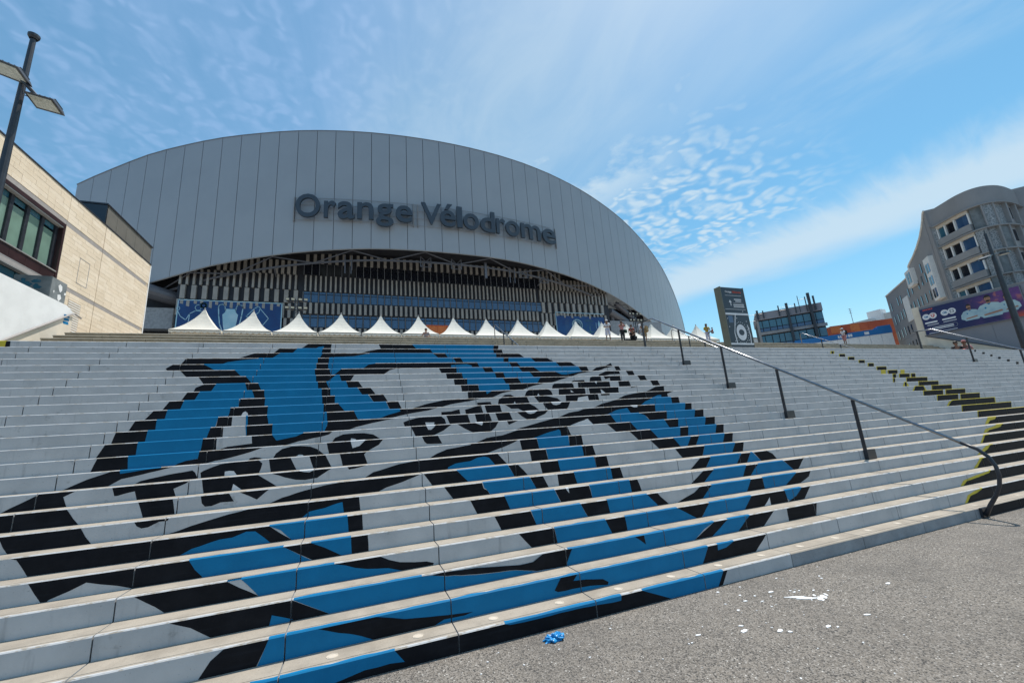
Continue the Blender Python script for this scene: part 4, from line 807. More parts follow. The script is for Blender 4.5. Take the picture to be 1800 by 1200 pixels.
# ---------------------------------------------------------------- street lamps
def led_head(name, parent, c, a, b, k=0.05):
    """flat floodlight: dark tapered body, pale lens underneath"""
    c, a, b = Vector(c), Vector(a), Vector(b); n = a.cross(b).normalized()
    if n.z > 0: n = -n
    mb = MB(); n2 = n * k
    top = [c - n2 + a * i * 0.82 + b * j * 0.72 for i, j in ((-1, -1), (1, -1), (1, 1), (-1, 1))]
    bot = [c + n2 + a * i + b * j for i, j in ((-1, -1), (1, -1), (1, 1), (-1, 1))]
    mb.add(top + bot, [(0, 1, 2, 3), (7, 6, 5, 4), (0, 4, 5, 1), (1, 5, 6, 2), (2, 6, 7, 3), (3, 7, 4, 0)])
    for i in range(5): mb.obox(c - n2 * 1.5 + a * (-0.7 + 0.35 * i), a.normalized() * 0.012, b * 0.6, n2 * 0.6)
    h = mb.build(name, M['steel'], parent)
    mb = MB(); mb.obox(c + n2 * 1.12, a * 0.80, b * 0.74, n2 * 0.15); mb.build('lens', M['lamp'], h)
    mb = MB(); mb.tube([c - a * 0.95 - b * 0.5, c - a * 1.2 - b * 0.4 - n2, c - a * 1.2 + b * 0.2 - n2, c - a * 0.95 + b * 0.3], 0.025, 6); mb.build('bracket', M['steel'], h)
    return h
lp = thing('street_lamp', 'tall dark street lamp with two flat floodlights, in front of the limestone building', 'street lamp', 'street lamps on the landing')
mb = MB(); mb.tube([(-8.58, 13, LZ), (-8.58, 13, 9), (-8.58, 13, 13.35)], [0.095, 0.085, 0.06], 12); mb.lathe([(0.085, 13.35), (0.12, 13.42), (0.125, 13.49), (0.0, 13.52)], 12, (-8.58, 13, 0)); mb.build('pole', M['steel'], lp)
mb = MB(); mb.lathe([(0.0, LZ + 0.05), (0.26, LZ + 0.05), (0.26, LZ), ], 14, (-8.58, 13, 0)); mb.build('base_plate', M['steel'], lp)
led_head('floodlight', lp, (-8.72, 12.75, 12.02), (0.36, -0.02, -0.13), (0.05, 0.21, -0.11))
led_head('floodlight', lp, (-8.02, 12.95, 11.35), (0.34, -0.06, -0.10), (0.05, 0.19, -0.10))
mb = MB(); mb.tube([(-8.6, 12.86, 11.95), (-8.42, 12.88, 11.75), (-8.22, 12.95, 11.5)], 0.045, 8); mb.tube([(-8.5, 12.87, 11.6), (-8.46, 12.9, 11.45), (-8.3, 12.94, 11.42)], 0.012, 6); mb.build('arm', M['steel'], lp); rebase(lp, (-8.58, 13, LZ))
lp = thing('street_lamp', 'dark street lamp with two small flat heads in front of the curved apartment tower', 'street lamp', 'street lamps on the landing')
mb = MB(); mb.tube([(32.75, 10.4, LZ), (32.75, 10.4, 7), (32.75, 10.4, 10.75)], [0.17, 0.125, 0.06], 12); mb.tube([(32.75, 10.4, 10.75), (32.75, 10.4, 10.95)], 0.02, 6); mb.build('pole', M['steel'], lp)
mb = MB(); mb.tube([(31.9, 10.35, 9.25), (32.75, 10.4, 9.5), (33.6, 10.4, 9.62)], 0.05, 8); mb.build('arm', M['steel'], lp)
for c, a in (((31.45, 10.3, 9.08), (-0.42, -0.05, -0.13)), ((33.95, 10.35, 9.62), (0.42, 0.0, 0.05))):
    h = MB(); C_ = Vector(c); A_ = Vector(a); pts = []
    for j in range(14):
        t = j * 2 * math.pi / 14; pts.append(C_ + A_ * math.cos(t) + Vector((0.02, 0.24, 0)) * math.sin(t))
    h.prism(pts, (0, 0, 0.10)); ho = h.build('lamp_head', M['steel'], lp)
    h = MB(); h.poly([C_ + (p - C_) * 0.8 + Vector((0, 0, -0.006)) for p in pts]); h.build('lens', M['lamp'], ho)
rebase(lp, (32.75, 10.4, LZ))

# ---------------------------------------------------------------- handrails
def handrail(label, X, lower=True):
    h = thing('handrail', label, 'handrail', 'steel handrails on the two flights')
    def line(y): return Z[1] + (y - Y0) * 0.6085 + 0.94
    path = [(X, 10.62, 4.92), (X, 9.9, line(9.9)), (X, 7, line(7)), (X, 4.2, line(4.2)), (X, 3.66, 1.08), (X, 3.50, 0.985), (X, 3.41, 0.88), (X, 3.365, 0.75), (X, 3.36, 0.62), (X, 3.39, 0.49), (X, 3.45, 0.36), (X, 3.54, 0.22), (X, 3.63, 0.06)]
    mb = MB(); mb.tube(path[:5], 0.024, 10); mb.tube([(p[0], p[1], p[2] + 0.003) for p in path[:4]], 0.0235, 10); o = mb.build('rail', M['railtop'], h, smooth=True)
    mb = MB(); mb.tube(path[4:], [0.025] * 7 + [0.028, 0.032], 10); mb.build('end_curl', M['steel'], h, smooth=True)
    mb = MB(); mb.box(X - 0.03, X + 0.13, Y0 - 0.035, Y0 - 0.002, 0.03, Z[1] + 0.004); mb.build('fixing_plate', M['steel'], h, bevel=0.004)
    for k in (6, 11, 16, 21):
        y = YK[k] - 0.03; zt = line(y) - 0.02
        mb = MB(); mb.box(X - 0.012, X + 0.012, y - 0.028, y + 0.028, Z[k - 1] + 0.02, zt); mb.build('post', M['steel'], h, bevel=0.003)
        mb = MB(); mb.box(X - 0.02, X + 0.22, YK[k] - 0.065, YK[k] - 0.002, Z[k - 1] + 0.003, Z[k] + 0.004); mb.build('fixing_box', M['steel'], h, bevel=0.005)
    mb = MB(); mb.box(X - 0.02, X + 0.02, 10.37, 10.43, LZ - 0.03, 4.92); mb.build('post', M['steel'], h)
    return rebase(h, (X, Y0, 0.02))
handrail('long steel handrail with a curled lower end, down the middle of the painted steps', 8.5)
handrail('steel handrail on the painted steps near the right edge, beside small black squares', 23.4)
def upper_rail(label, X):
    h = thing('handrail', label, 'handrail', 'steel handrails on the two flights')
    def line(y): return LZ + (y - UY0) * (PZ - LZ) / (UY1 - UY0) + 0.95
    mb = MB(); mb.tube([(X, 25.3, PZ), (X, 25.3, line(25.0) - 0.08), (X, 25.22, line(25.1)), (X, 25.05, line(25.05) + 0.02), (X, 24.5, line(24.5)), (X, 21, line(21)), (X, 18.5, line(18.5))], 0.032, 8); mb.build('rail', M['railtop'], h, smooth=True)
    for y in (23.6, 22.2, 20.6, 18.9):
        mb = MB(); mb.box(X - 0.03, X + 0.03, y - 0.03, y + 0.03, line(y) - 1.15, line(y)); mb.build('post', M['steel'], h)
    return rebase(h, (X, 22, LZ))
upper_rail('short steel handrail on the beige upper steps, right of the blue lettering mural', 8.55)
upper_rail('steel handrail on the upper steps just left of the dark signboard', 23.4)
upper_rail('thin steel handrail on the upper steps in front of the blue and white stall', 38.3)

# ---------------------------------------------------------------- wayfinding sign
ps = thing('wayfinding_sign', 'tall dark information sign with an arrow and an oval stadium plan', 'sign')
py = 12.0; x0, x1, zt = 14.02, 15.27, 7.08
mb = MB(); mb.box(x0, x1, py + 0.004, py + 0.16, LZ + 0.1, zt - 0.02); mb.build('panel', M['sign'], ps, bevel=0.006)
mb = MB(); mb.box(x0 - 0.035, x0 - 0.002, py - 0.01, py + 0.30, LZ, zt); mb.box(x1 + 0.002, x1 + 0.03, py - 0.005, py + 0.30, LZ, zt); mb.box(x0 - 0.002, x1 + 0.002, py + 0.165, py + 0.30, LZ, zt); mb.build('side_frame', M['signside'], ps)
mb = MB(); mb.box(x0, x1, py - 0.012, py + 0.003, 5.86, 5.94); mb.box(x0, x1, py - 0.012, py + 0.003, 4.60, 4.67); mb.build('white_bar', M['print'], ps)
ax, upv = (1, 0, 0), (0, 0, 1)
put_text('Orange', 'lettering', ps, M['print'], (14.23, py, 6.80), ax, upv, 0.36, 0.11, 0.01, 0.006)
put_text('Vélodrome', 'lettering', ps, M['redprint'], (14.62, py, 6.82), ax, upv, 0.50, 0.10, 0.008, 0.006)
mb = MB()
for a, b, z, h in ((14.2, 15.1, 6.70, 0.012), (14.58, 15.15, 6.37, 0.010), (14.08, 15.2, 6.10, 0.012)): mb.box(a, b, py - 0.003, py + 0.003, z, z + h)
for a, b, z in ((14.66, 15.06, 6.52), (14.72, 15.04, 6.44), (14.57, 15.17, 6.28), (14.57, 15.17, 6.20)):
    x = a
    while x < b: mb.box(x, min(b, x + 0.06), py - 0.003, py + 0.003, z, z + 0.045); x += 0.075
mb.box(15.0, 15.03, py - 0.003, py + 0.003, 6.00, 6.05); mb.build('text_line', M['print'], ps)
mb = MB(); mb.poly([(14.42, py - 0.002, 6.52), (14.50, py - 0.002, 6.40), (14.455, py - 0.002, 6.40), (14.455, py - 0.002, 6.26), (14.415, py - 0.002, 6.26), (14.415, py - 0.002, 6.40), (14.34, py - 0.002, 6.40)]); mb.build('arrow', M['print'], ps)
mb = MB(); mb.box(14.14, 14.38, py - 0.003, py + 0.003, 5.52, 5.82); mb.build('blue_square', M['gblue'], ps)
mb = MB()
def ellipse(cx, cz, rx, rz, y, n=28): return [(cx + rx * math.cos(j * 2 * math.pi / n), y, cz + rz * math.sin(j * 2 * math.pi / n)) for j in range(n)]
mb.poly(ellipse(14.72, 5.12, 0.27, 0.34, py - 0.001)); mb.build('plan_bowl', M['print'], ps)
mb = MB(); mb.poly(ellipse(14.72, 5.12, 0.15, 0.125, py - 0.003)); mb.build('plan_pitch', M['sign'], ps)
mb = MB()
for j in range(22):
    t = j * 2 * math.pi / 22; mb.poly(ellipse(14.72 + 0.36 * math.cos(t), 5.12 + 0.44 * math.sin(t), 0.016, 0.02, py - 0.001, 6))
for pth in ([(14.55, 5.86), (14.34, 5.10), (14.38, 4.66)], [(15.12, 5.45), (15.18, 5.0), (15.14, 4.66)]):
    for a, b in zip(pth, pth[1:]):
        mb.poly([(a[0] - 0.022, py - 0.001, a[1]), (a[0] + 0.022, py - 0.001, a[1]), (b[0] + 0.022, py - 0.001, b[1]), (b[0] - 0.022, py - 0.001, b[1])])
for a, b in ((14.1, 5.7), (14.12, 5.35), (14.6, 5.72), (15.1, 5.6), (15.18, 5.3), (14.3, 4.75), (15.05, 4.8)): mb.poly(ellipse(a, b, 0.02, 0.025, py - 0.001, 8))
mb.build('plan_marks', M['print'], ps); rebase(ps, (14.65, py + 0.1, LZ))

# ---------------------------------------------------------------- marquee row on the plaza
tents = []
def make_tent():
    t = thing('marquee_tent', 'tent', 'tent', 'white pointed tents in a row on the plaza')
    n = 7; H = 1.85; hw = 1.47; vs = []; fs = []
    for i in range(n + 1):
        q = i / n; r = hw * (1 - q); z = 2.2 + H * (q ** 2.0 * 0.62 + q * 0.38 if q < 1 else 1.0)
        r = max(r, 0.045)
        for j in range(16):
            a = j * math.pi / 8 + math.pi / 4
            m_ = max(abs(math.cos(a)), abs(math.sin(a))); sag = 1 - 0.05 * abs(math.sin(4 * (a - math.pi / 4) / 2)) * (1 - q) * q * 4
            vs.append((r / m_ * math.cos(a) * sag, r / m_ * math.sin(a) * sag, z))
    for i in range(n):
        for j in range(16): fs.append((i * 16 + j, i * 16 + (j + 1) % 16, (i + 1) * 16 + (j + 1) % 16, (i + 1) * 16 + j))
    fs.append(tuple(n * 16 + j for j in range(16)))
    mb = MB(); mb.add(vs, fs); mb.build('canopy', M['tent'], t)
    mb = MB()
    for sx, sy in ((1, 0), (-1, 0), (0, 1), (0, -1)):
        for j in range(8):
            a, b = -hw + j * hw / 4, -hw + (j + 1) * hw / 4; m_ = (a + b) / 2
            P = lambda t, z: ((sx * hw if sx else t), (sy * hw if sy else t), z)
            mb.add([P(a, 2.2), P(b, 2.2), P(b, 2.05), P((b + m_) / 2, 1.99), P(m_, 1.97), P((a + m_) / 2, 1.99), P(a, 2.05)], [tuple(range(7))])
    mb.build('valance', M['tent'], t)
    mb = MB(); mb.lathe([(0.05, 0), (0.05, 0.10), (0.015, 0.16), (0, 0.17)], 8, (0, 0, 2.2 + H)); mb.build('finial', M['ledge'], t)
    mb = MB()
    for sx in (-1, 1):
        for sy in (-1, 1): mb.tube([(sx * (hw - 0.03), sy * hw, 2.16), (-sx * (hw - 0.03), sy * hw, 2.16)], 0.025, 6)
    mb.build('eaves_bar', M['ledge'], t)
    for sx in (-1, 1):
        for sy in (-1, 1):
            mb = MB(); mb.box(sx * (hw - 0.05) - 0.035, sx * (hw - 0.05) + 0.035, sy * (hw - 0.05) - 0.035, sy * (hw - 0.05) + 0.035, 0, 2.18); mb.build('leg', M['ledge'], t)
    return t
TL = ['white pointed tent at the left end of the row of tents', 'second white tent from the left, its tip beside the silver cup', 'third white tent from the left, below the left floodlight mast',
      'white tent below the left end of the lettering sign, fourth from the left', 'fifth white tent from the left in the row', 'white tent behind the man in the grey shirt, left of the orange kiosk', 'white tent just right of the orange kiosk', 'white tent left of the short upper handrail',
      'white tent just right of the short upper handrail', 'white tent left of the blue emblem banner, near the end of the window bands', 'white tent in front of the spiral emblem on the banner', 'white tent beside the man in white clothes', 'white tent behind the woman in the striped top', 'white tent behind the person with the tan backpack', 'white tent below the right tip of the stadium shell, second from the right end', 'white tent at the right end of the row, beside the woman carrying a child']
t0 = make_tent()
for i in range(16):
    t = t0 if i == 0 else copy_tree(t0)
    t.location = (-10.36 + 3.016 * i, 34.0 + 0.05 * ((i * 7) % 5 - 2), PZ); t['label'] = TL[i]; tents.append(t)
kb = thing('kiosk', 'orange panelled kiosk standing behind the tents', 'kiosk')
mb = MB(); mb.box(6.25, 8.3, 39, 40.5, PZ, 12.75); mb.build('body', M['brightorange'], kb); mb = MB(); mb.box(6.2, 8.35, 38.95, 40.55, 12.75, 12.83); mb.build('roof', M['orange'], kb)
mb = MB(); mb.box(6.35, 6.40, 38.985, 39, PZ, 12.7); mb.box(7.25, 7.29, 38.985, 39, PZ, 12.7); mb.box(8.15, 8.2, 38.985, 39, PZ, 12.7); mb.build('panel_joint', M['orange'], kb); rebase(kb, (7.3, 39.7, PZ))
def mast(label, X):
    t = thing('floodlight_mast', label, 'mast', 'floodlight masts between the tents and the stadium')
    mb = MB()
    for a, b in ((-0.15, -0.15), (0.15, -0.15), (0.15, 0.15), (-0.15, 0.15)): mb.tube([(X + a, 40 + b, PZ), (X + a, 40 + b, 15.3)], 0.035, 6)
    for i in range(14): mb.tube([(X - 0.15, 39.85, PZ + i * 0.52), (X + 0.15, 39.85, PZ + (i + 1) * 0.52)], 0.02, 5); mb.tube([(X + 0.15, 40.15, PZ + i * 0.52), (X - 0.15, 40.15, PZ + (i + 1) * 0.52)], 0.02, 5)
    mb.build('lattice', M['steel'], t)
    for z in (15.0, 14.2, 12.4):
        mb = MB(); mb.box(X - 0.85, X + 0.85, 39.95, 40.05, z, z + 0.08); mb.build('cross_bar', M['steel'], t)
        for q in (-0.75, -0.3, 0.3, 0.75):
            if z < 13 and q > 0.5: continue
            mb = MB(); mb.obox((X + q, 39.85, z + 0.2), (0.16, 0.03, 0), (0, 0.10, 0.03), (0, -0.03, 0.11)); o = mb.build('floodlight', M['steel'], t)
            mb = MB(); mb.obox((X + q, 39.745, z + 0.165), (0.13, 0.02, 0), (0, 0.005, 0), (0, -0.02, 0.08)); mb.build('lens', M['lamp'], o)
    return rebase(t, (X, 40, PZ))
mast('black lattice floodlight mast in front of the stadium, right of the cup banner', -5.3)
mast('black lattice floodlight mast near the right tip of the stadium front', 31.7)

# ---------------------------------------------------------------- right: wall with billboard
rw = thing('retaining_wall', 'tall grey panelled wall carrying the football billboard, at the right of the steps', 'wall')
for a, b in ((8.0, 14.6), (14.615, 20.9), (20.915, 26.1)):
    mb = MB(); mb.box(60.5, 60.9, a, b, LZ - 0.3, 12.62); mb.build('wall_panel', M['wallgrey'], rw)
mb = MB(); mb.box(60.46, 60.95, 8, 26.16, 12.625, 12.74); mb.build('coping', M['ledge'], rw)
mb = MB(); mb.box(60.44, 60.97, 26.11, 26.75, PZ - 2, 12.80); mb.build('end_pier', M['cream'], rw); rebase(rw, (60.7, 17, LZ))
bb = thing('billboard', 'long navy football billboard with three players and white match discs', 'billboard')
BXx = 60.30
mb = MB(); mb.box(BXx, 60.46, 18.25, 26.02, 9.42, 12.38); mb.build('board', M['billboard'], bb)
mb = MB()
for a, b, c, d in ((18.22, 26.05, 12.385, 12.44), (18.22, 26.05, 9.36, 9.415), (18.19, 18.245, 9.36, 12.44), (26.025, 26.07, 9.36, 12.44)): mb.box(BXx - 0.02, 60.47, a, b, c, d)
mb.build('frame', M['grey'], bb)
def yz(pts, d): return [(BXx - d, a, b) for a, b in pts]
def disc(cy, cz, r, d, n=20): return yz([(cy + r * math.cos(j * 2 * math.pi / n), cz + r * math.sin(j * 2 * math.pi / n)) for j in range(n)], d)
for cy, cz, em in ((25.62, 11.42, 'OM'), (25.02, 11.42, ''), (24.0, 11.45, 'OM'), (23.4, 11.46, ' ')):
    mb = MB(); mb.poly(disc(cy, cz, 0.33, 0.004 + (0.001 if not em.strip() else 0))); o = mb.build('match_disc', M['print'], bb)
    if em == 'OM': put_text('OM', 'crest', o, M['blue'], (BXx - 0.008, cy + 0.17, cz - 0.12), (0, -1, 0), (0, 0, 1), 0.34, 0.24, 0.03, 0.003)
    elif em == '':
        mb = MB(); mb.poly(yz([(cy - 0.19, cz + 0.19), (cy + 0.19, cz + 0.19), (cy + 0.15, cz - 0.06), (cy, cz - 0.22), (cy - 0.15, cz - 0.06)], 0.008)); mb.build('crest', M['redprint'], o)
        mb = MB(); mb.poly(yz([(cy - 0.10, cz + 0.12), (cy + 0.12, cz + 0.12), (cy + 0.02, cz - 0.12)], 0.010)); mb.build('crest_mark', M['print'], o)
    else:
        mb = MB(); mb.poly(yz([(cy - 0.17, cz - 0.17), (cy + 0.17, cz - 0.17), (cy + 0.17, cz + 0.17), (cy - 0.17, cz + 0.17)], 0.009)); mb.build('crest', M['greyprint'], o)
        mb = MB(); mb.poly(disc(cy, cz, 0.10, 0.011, 10)); mb.build('crest_mark', M['print'], o)
mb = MB()
def pill(a, b, z, h, d=0.004):
    r = h / 2; pts = [(b + r * math.cos(R(t)), z + r * math.sin(R(t))) for t in (270, 225, 180, 135, 90)] + [(a - r * math.cos(R(t)), z + r * math.sin(R(t))) for t in (90, 135, 180, 225, 270)]
    mb.poly(yz(pts, d))
pill(25.8, 24.85, 10.72, 0.17); pill(24.3, 23.3, 10.74, 0.17); pill(25.7, 24.75, 10.44, 0.07); pill(24.3, 23.25, 10.46, 0.07)
pill(25.3, 23.6, 10.06, 0.09); pill(25.2, 23.6, 9.90, 0.09); pill(25.75, 23.4, 9.53, 0.06)
mb.build('white_bar', M['print'], bb)
mb = MB(); mb.poly(disc(25.0, 12.1, 0.01, 0.003, 4))
for i in range(6): mb.poly(yz([(25.75 - i * 0.15, 12.15), (25.64 - i * 0.15, 12.15), (25.64 - i * 0.15, 12.28), (25.75 - i * 0.15, 12.28)], 0.004))
mb.build('red_heading', M['redprint'], bb)
mb = MB(); rr_ = [(23.5 + 0.24 * math.cos(R(t)), 9.98 + 0.24 * math.sin(R(t))) for t in range(90, -100, -20)] ; rr_ = [(23.5 - 0.24 * math.cos(R(t)), 9.98 + 0.24 * math.sin(R(t))) for t in range(90, -100, -20)]
ll_ = [(25.5 + 0.24 * math.cos(R(t)), 9.98 + 0.24 * math.sin(R(t))) for t in range(-90, 100, 20)]
pth = yz(rr_ + ll_ + [rr_[0]], 0.004)
for a, b in zip(pth, pth[1:]):
    a, b = Vector(a), Vector(b); n = Vector((0, -(b - a).z, (b - a).y)).normalized() * 0.018; mb.add([a - n, b - n, b + n, a + n], [(0, 1, 2, 3)])
mb.build('rounded_outline', M['greyprint'], bb)
for cy, hz, s_, skin, turn in ((22.05, 11.5, 0.82, M['skin'], 0.1), (19.3, 11.62, 0.85, M['skin'], -0.1), (20.55, 11.88, 1.08, M['skin'], 0.0)):
    d0 = 0.006 + 0.01 * (s_ > 1)
    E = lambda ox, oz, rx, rz, d, n=16: yz([(cy + ox * s_ + rx * s_ * math.cos(j * 2 * math.pi / n), hz + oz * s_ + rz * s_ * math.sin(j * 2 * math.pi / n)) for j in range(n)], d)
    mb = MB(); mb.poly(yz([(cy + q * s_, hz + z * s_) for q, z in ((0.22, -0.42), (0.62, -0.55), (0.92, -0.95), (0.98, -1.45), (0.70, -1.62), (0.62, -1.75), (-0.62, -1.75), (-0.72, -1.6), (-0.98, -1.4), (-0.92, -0.95), (-0.62, -0.55), (-0.22, -0.42))], d0)); f_ = mb.build('player_figure', M['jersey'], bb)
    mb = MB(); mb.poly(E(0, -0.36, 0.15, 0.20, d0 + 0.002)); mb.poly(E(turn * 0.3, 0, 0.215, 0.30, d0 + 0.003)); mb.poly(yz([(cy - 0.7 * s_, hz - 1.25 * s_), (cy + 0.55 * s_, hz - 1.42 * s_), (cy + 0.5 * s_, hz - 1.56 * s_), (cy - 0.75 * s_, hz - 1.42 * s_)], d0 + 0.002)); mb.build('player_skin', skin, f_)
    mb = MB(); mb.poly(yz([(cy + (turn * 0.3 + 0.235 * math.cos(R(t))) * s_, hz + (0.02 + 0.33 * math.sin(R(t))) * s_) for t in range(-10, 200, 20)] + [(cy - 0.17 * s_, hz + 0.13 * s_), (cy + 0.17 * s_, hz + 0.13 * s_)], d0 + 0.005))
    mb.poly(E(turn * 0.4, -0.22, 0.15, 0.085, d0 + 0.005)); mb.poly(E(-0.085 + turn * 0.3, 0.04, 0.045, 0.016, d0 + 0.005, 8)); mb.poly(E(0.085 + turn * 0.3, 0.04, 0.045, 0.016, d0 + 0.005, 8)); mb.build('player_hair', M['hair'], f_)
    mb = MB(); mb.poly(E(0.3, -0.85, 0.07, 0.09, d0 + 0.004, 8)); mb.poly(yz([(cy + 0.12 * s_, hz - 0.46 * s_), (cy - 0.12 * s_, hz - 0.46 * s_), (cy, hz - 0.62 * s_)], d0 + 0.004)); mb.build('player_badge', M['blue'], f_)
rebase(bb, (BXx, 22.1, 9.4))
ck = thing('cheek_wall', 'low sloping parapet wall at the right end of the upper steps, below the billboard', 'wall')
mb = MB(); mb.prism([(59.2, 25.6, 9.1), (59.2, 20.2, 6.6), (59.2, 17.6, 5.2), (59.2, 17.6, LZ - 0.1), (59.2, 25.6, LZ - 0.1)], (0.3, 0, 0)); mb.build('parapet', M['cream'], ck)
mb = MB(); mb.tube([(59.15, 25.7, 9.2), (59.15, 20.2, 6.68), (59.15, 17.5, 5.25)], 0.05, 6); mb.build('handrail', M['steel'], ck); rebase(ck, (59.3, 21, LZ))

# ---------------------------------------------------------------- right: apartment tower and its long wing
ap = thing('apartment_tower', 'grey apartment tower with a rounded corner and window ledges behind the billboard wall', 'building')
PL = [(64.83, 24.75), (65.0, 24.3), (64.3, 22.9), (63.5, 21.32), (63.42, 20.1), (64.19, 19.26), (66.07, 18.8), (69.5, 18.95), (74.5, 19.6), (84, 21)]
def curve(t):
    t = max(0, min(len(PL) - 1.001, t)); i = int(t); q = t - i
    P = [Vector((*PL[max(0, min(len(PL) - 1, i + j))], 0)) for j in (-1, 0, 1, 2)]
    return 0.5 * ((2 * P[1]) + (P[2] - P[0]) * q + (2 * P[0] - 5 * P[1] + 4 * P[2] - P[3]) * q * q + (3 * P[1] - P[0] - 3 * P[2] + P[3]) * q ** 3)
def shell_strip(t0, t1, z0, z1, off, thick, n=3, mb=None):
    mb = mb or MB(); cv = []
    for j in range(n + 1):
        t = t0 + (t1 - t0) * j / n; p = curve(t); d = (curve(t + 0.02) - curve(t - 0.02)).normalized(); nn = Vector((d.y, -d.x, 0))
        if nn.dot(Vector((-1, -1, 0))) < 0: nn = -nn
        cv.append((p + nn * off, p + nn * (off - thick)))
    vs = []
    for a, b in cv: vs += [(a.x, a.y, z0), (a.x, a.y, z1), (b.x, b.y, z1), (b.x, b.y, z0)]
    fs = []
    for j in range(n):
        o, q = j * 4, (j + 1) * 4
        fs += [(o, q, q + 1, o + 1), (o + 1, q + 1, q + 2, o + 2), (o + 2, q + 2, q + 3, o + 3), (o + 3, q + 3, q, o)]
    fs += [(0, 1, 2, 3), (n * 4 + 3, n * 4 + 2, n * 4 + 1, n * 4)]
    mb.add(vs, fs); return mb
shell_strip(0, 8.9, LZ, 24.2, -0.35, 0.5, 34).build('core_wall', M['flat'], ap)
shell_strip(0.0, 7.0, 22.62, 24.62, 0.12, 0.6, 30).build('parapet', M['flat'], ap); shell_strip(7.0, 8.9, 22.62, 23.75, 0.05, 0.5, 6).build('parapet', M['flat'], ap)
prd = random.Random(8)
for f in range(7):
    zl = 22.55 - f * 2.67; z0, z1 = zl - 2.67 + 0.12, zl - 0.06
    shell_strip(0.35, 8.9, zl - 0.06, zl + 0.07, 0.32, 0.7, 34).build('floor_ledge', M['ledge'], ap)
    mb = shell_strip(0.42, 1.0, z0, z1, 0.05, 0.3, 3); mb.build('relief_panel', M['relief'], ap)
    # window bay: pale reveal, three panes, rounded sill
    shell_strip(1.02, 3.35, z0 + 0.05, z0 + 0.82, 0.22, 0.5, 8).build('window_sill', M['ledge'], ap)
    shell_strip(1.02, 3.35, z1 - 0.36, z1 - 0.01, 0.05, 0.3, 8).build('window_head', M['reveal'], ap)
    wf = shell_strip(1.04, 1.14, z0 + 0.82, z1 - 0.36, 0.06, 0.3, 1)
    for t in (1.66, 2.34, 3.26): shell_strip(t, t + 0.09, z0 + 0.82, z1 - 0.36, 0.06, 0.3, 1, wf)
    wf.build('window_frame', M['wframe'], ap)
    for j, (a, b) in enumerate(((1.14, 1.66), (1.75, 2.34), (2.43, 3.26))):
        gk = [M['gteal'], M['gdark'], M['gblue']][j] if prd.random() < 0.7 else M['gdark']
        shell_strip(a, b, z0 + 0.82, z1 - 0.36, -0.12, 0.05, 2).build('window_pane', gk, ap)
    t = 3.4; j = 0
    while t < 8.8:
        L = [0.9, 0.72, 0.8, 0.62, 0.7, 0.66, 0.75, 0.8, 0.9][(j + f) % 9]; e = min(8.85, t + L)
        if 5.2 < t < 5.9 and j < 9:
            shell_strip(t, e, z0, z1, -0.1, 0.2, 3).build('pale_recess', M['ledge'], ap)
            shell_strip(t + 0.2, e - 0.15, z0 + 0.8, z1 - 0.4, -0.06, 0.05, 2).build('window_pane', M['gdark'], ap)
        else: shell_strip(t + 0.03, e - 0.03, z0, z1, 0.12 if (j + f) % 2 else -0.10, 0.25, 3).build('relief_panel', M['relief'] if (j + f) % 3 else M['greycon'], ap)
        shell_strip(e - 0.045, e + 0.045, z0, z1, 0.24, 0.4, 1).build('panel_fin', M['ledge'], ap); t = e; j += 1
# roof
mb = MB(); mb.poly([(*curve(8.9 * j / 30).xy, 23.9) for j in range(31)] + [(84, 24.5, 23.9), (67.5, 24.0, 23.9)]); mb.build('roof', M['flat'], ap)
rebase(ap, (70, 24, LZ))
wg = thing('apartment_wing', 'long grey apartment wing with narrow windows, left of the rounded tower', 'building')
C0 = Vector((64.82, 24.74, 0)); DV = Vector((0.777, 0.629, 0)); DN = Vector((0.629, -0.777, 0)) * -1.0   # DN faces the steps
DN = Vector((-0.629, 0.777, 0))
def wp(s_, z, off=0.0): q = C0 + DV * s_ + DN * off; return (q.x, q.y, z)
prof = [(0.0, 24.9), (0.5, 24.75), (1.2, 24.1), (2.06, 23.5), (3.4, 22.75), (5.25, 22.05), (7.2, 21.5), (8.9, 21.2), (10.0, 20.95), (10.25, 19.75), (16, 19.85), (23.6, 20.0), (23.6, LZ), (0, LZ)]
mb = MB(); mb.prism([wp(a, b) for a, b in prof], tuple(-DN * 14)); mb.build('wall', M['flat'], wg)
mb = MB(); edge = [wp(a, b + 0.03, 0.05) for a, b in prof[:12]]; mb.tube(edge, 0.09, 5); mb.build('roof_edge', M['wframe'], wg)
win = MB(); win.prism([(-0.17, 0, -0.62), (0.17, 0, -0.62), (0.17, 0, 0.62), (-0.17, 0, 0.62)], (0, 0.05, 0))
wm = win.mesh('window', M['gdark']); wrd = random.Random(6); ang = math.atan2(DV.y, DV.x)
for z, ss in ((19.25, (2.6, 3.6, 4.6, 6.0)), (17.75, (5.4, 6.9, 8.3, 11.2, 12.9, 16.6, 18.2, 21.9)), (15.5, (2.6, 4.2, 5.6, 7.1, 8.7, 10.3, 12.0, 13.4, 15.1, 16.7, 18.3, 20.0, 21.9)), (13.0, (3.2, 4.4, 6.0, 7.6, 9.2, 10.8, 12.4, 14.0, 15.6, 17.2, 18.8, 20.4, 22.0)), (10.6, (9.0, 10.6, 12.2, 13.8, 15.4, 17.0, 18.6, 20.2, 22.0))):
    for s_ in ss:
        o = link('window', wm, wg); o.location = wp(s_ + wrd.uniform(-0.12, 0.12), z + wrd.uniform(-0.1, 0.1), 0.02); o.rotation_euler.z = ang
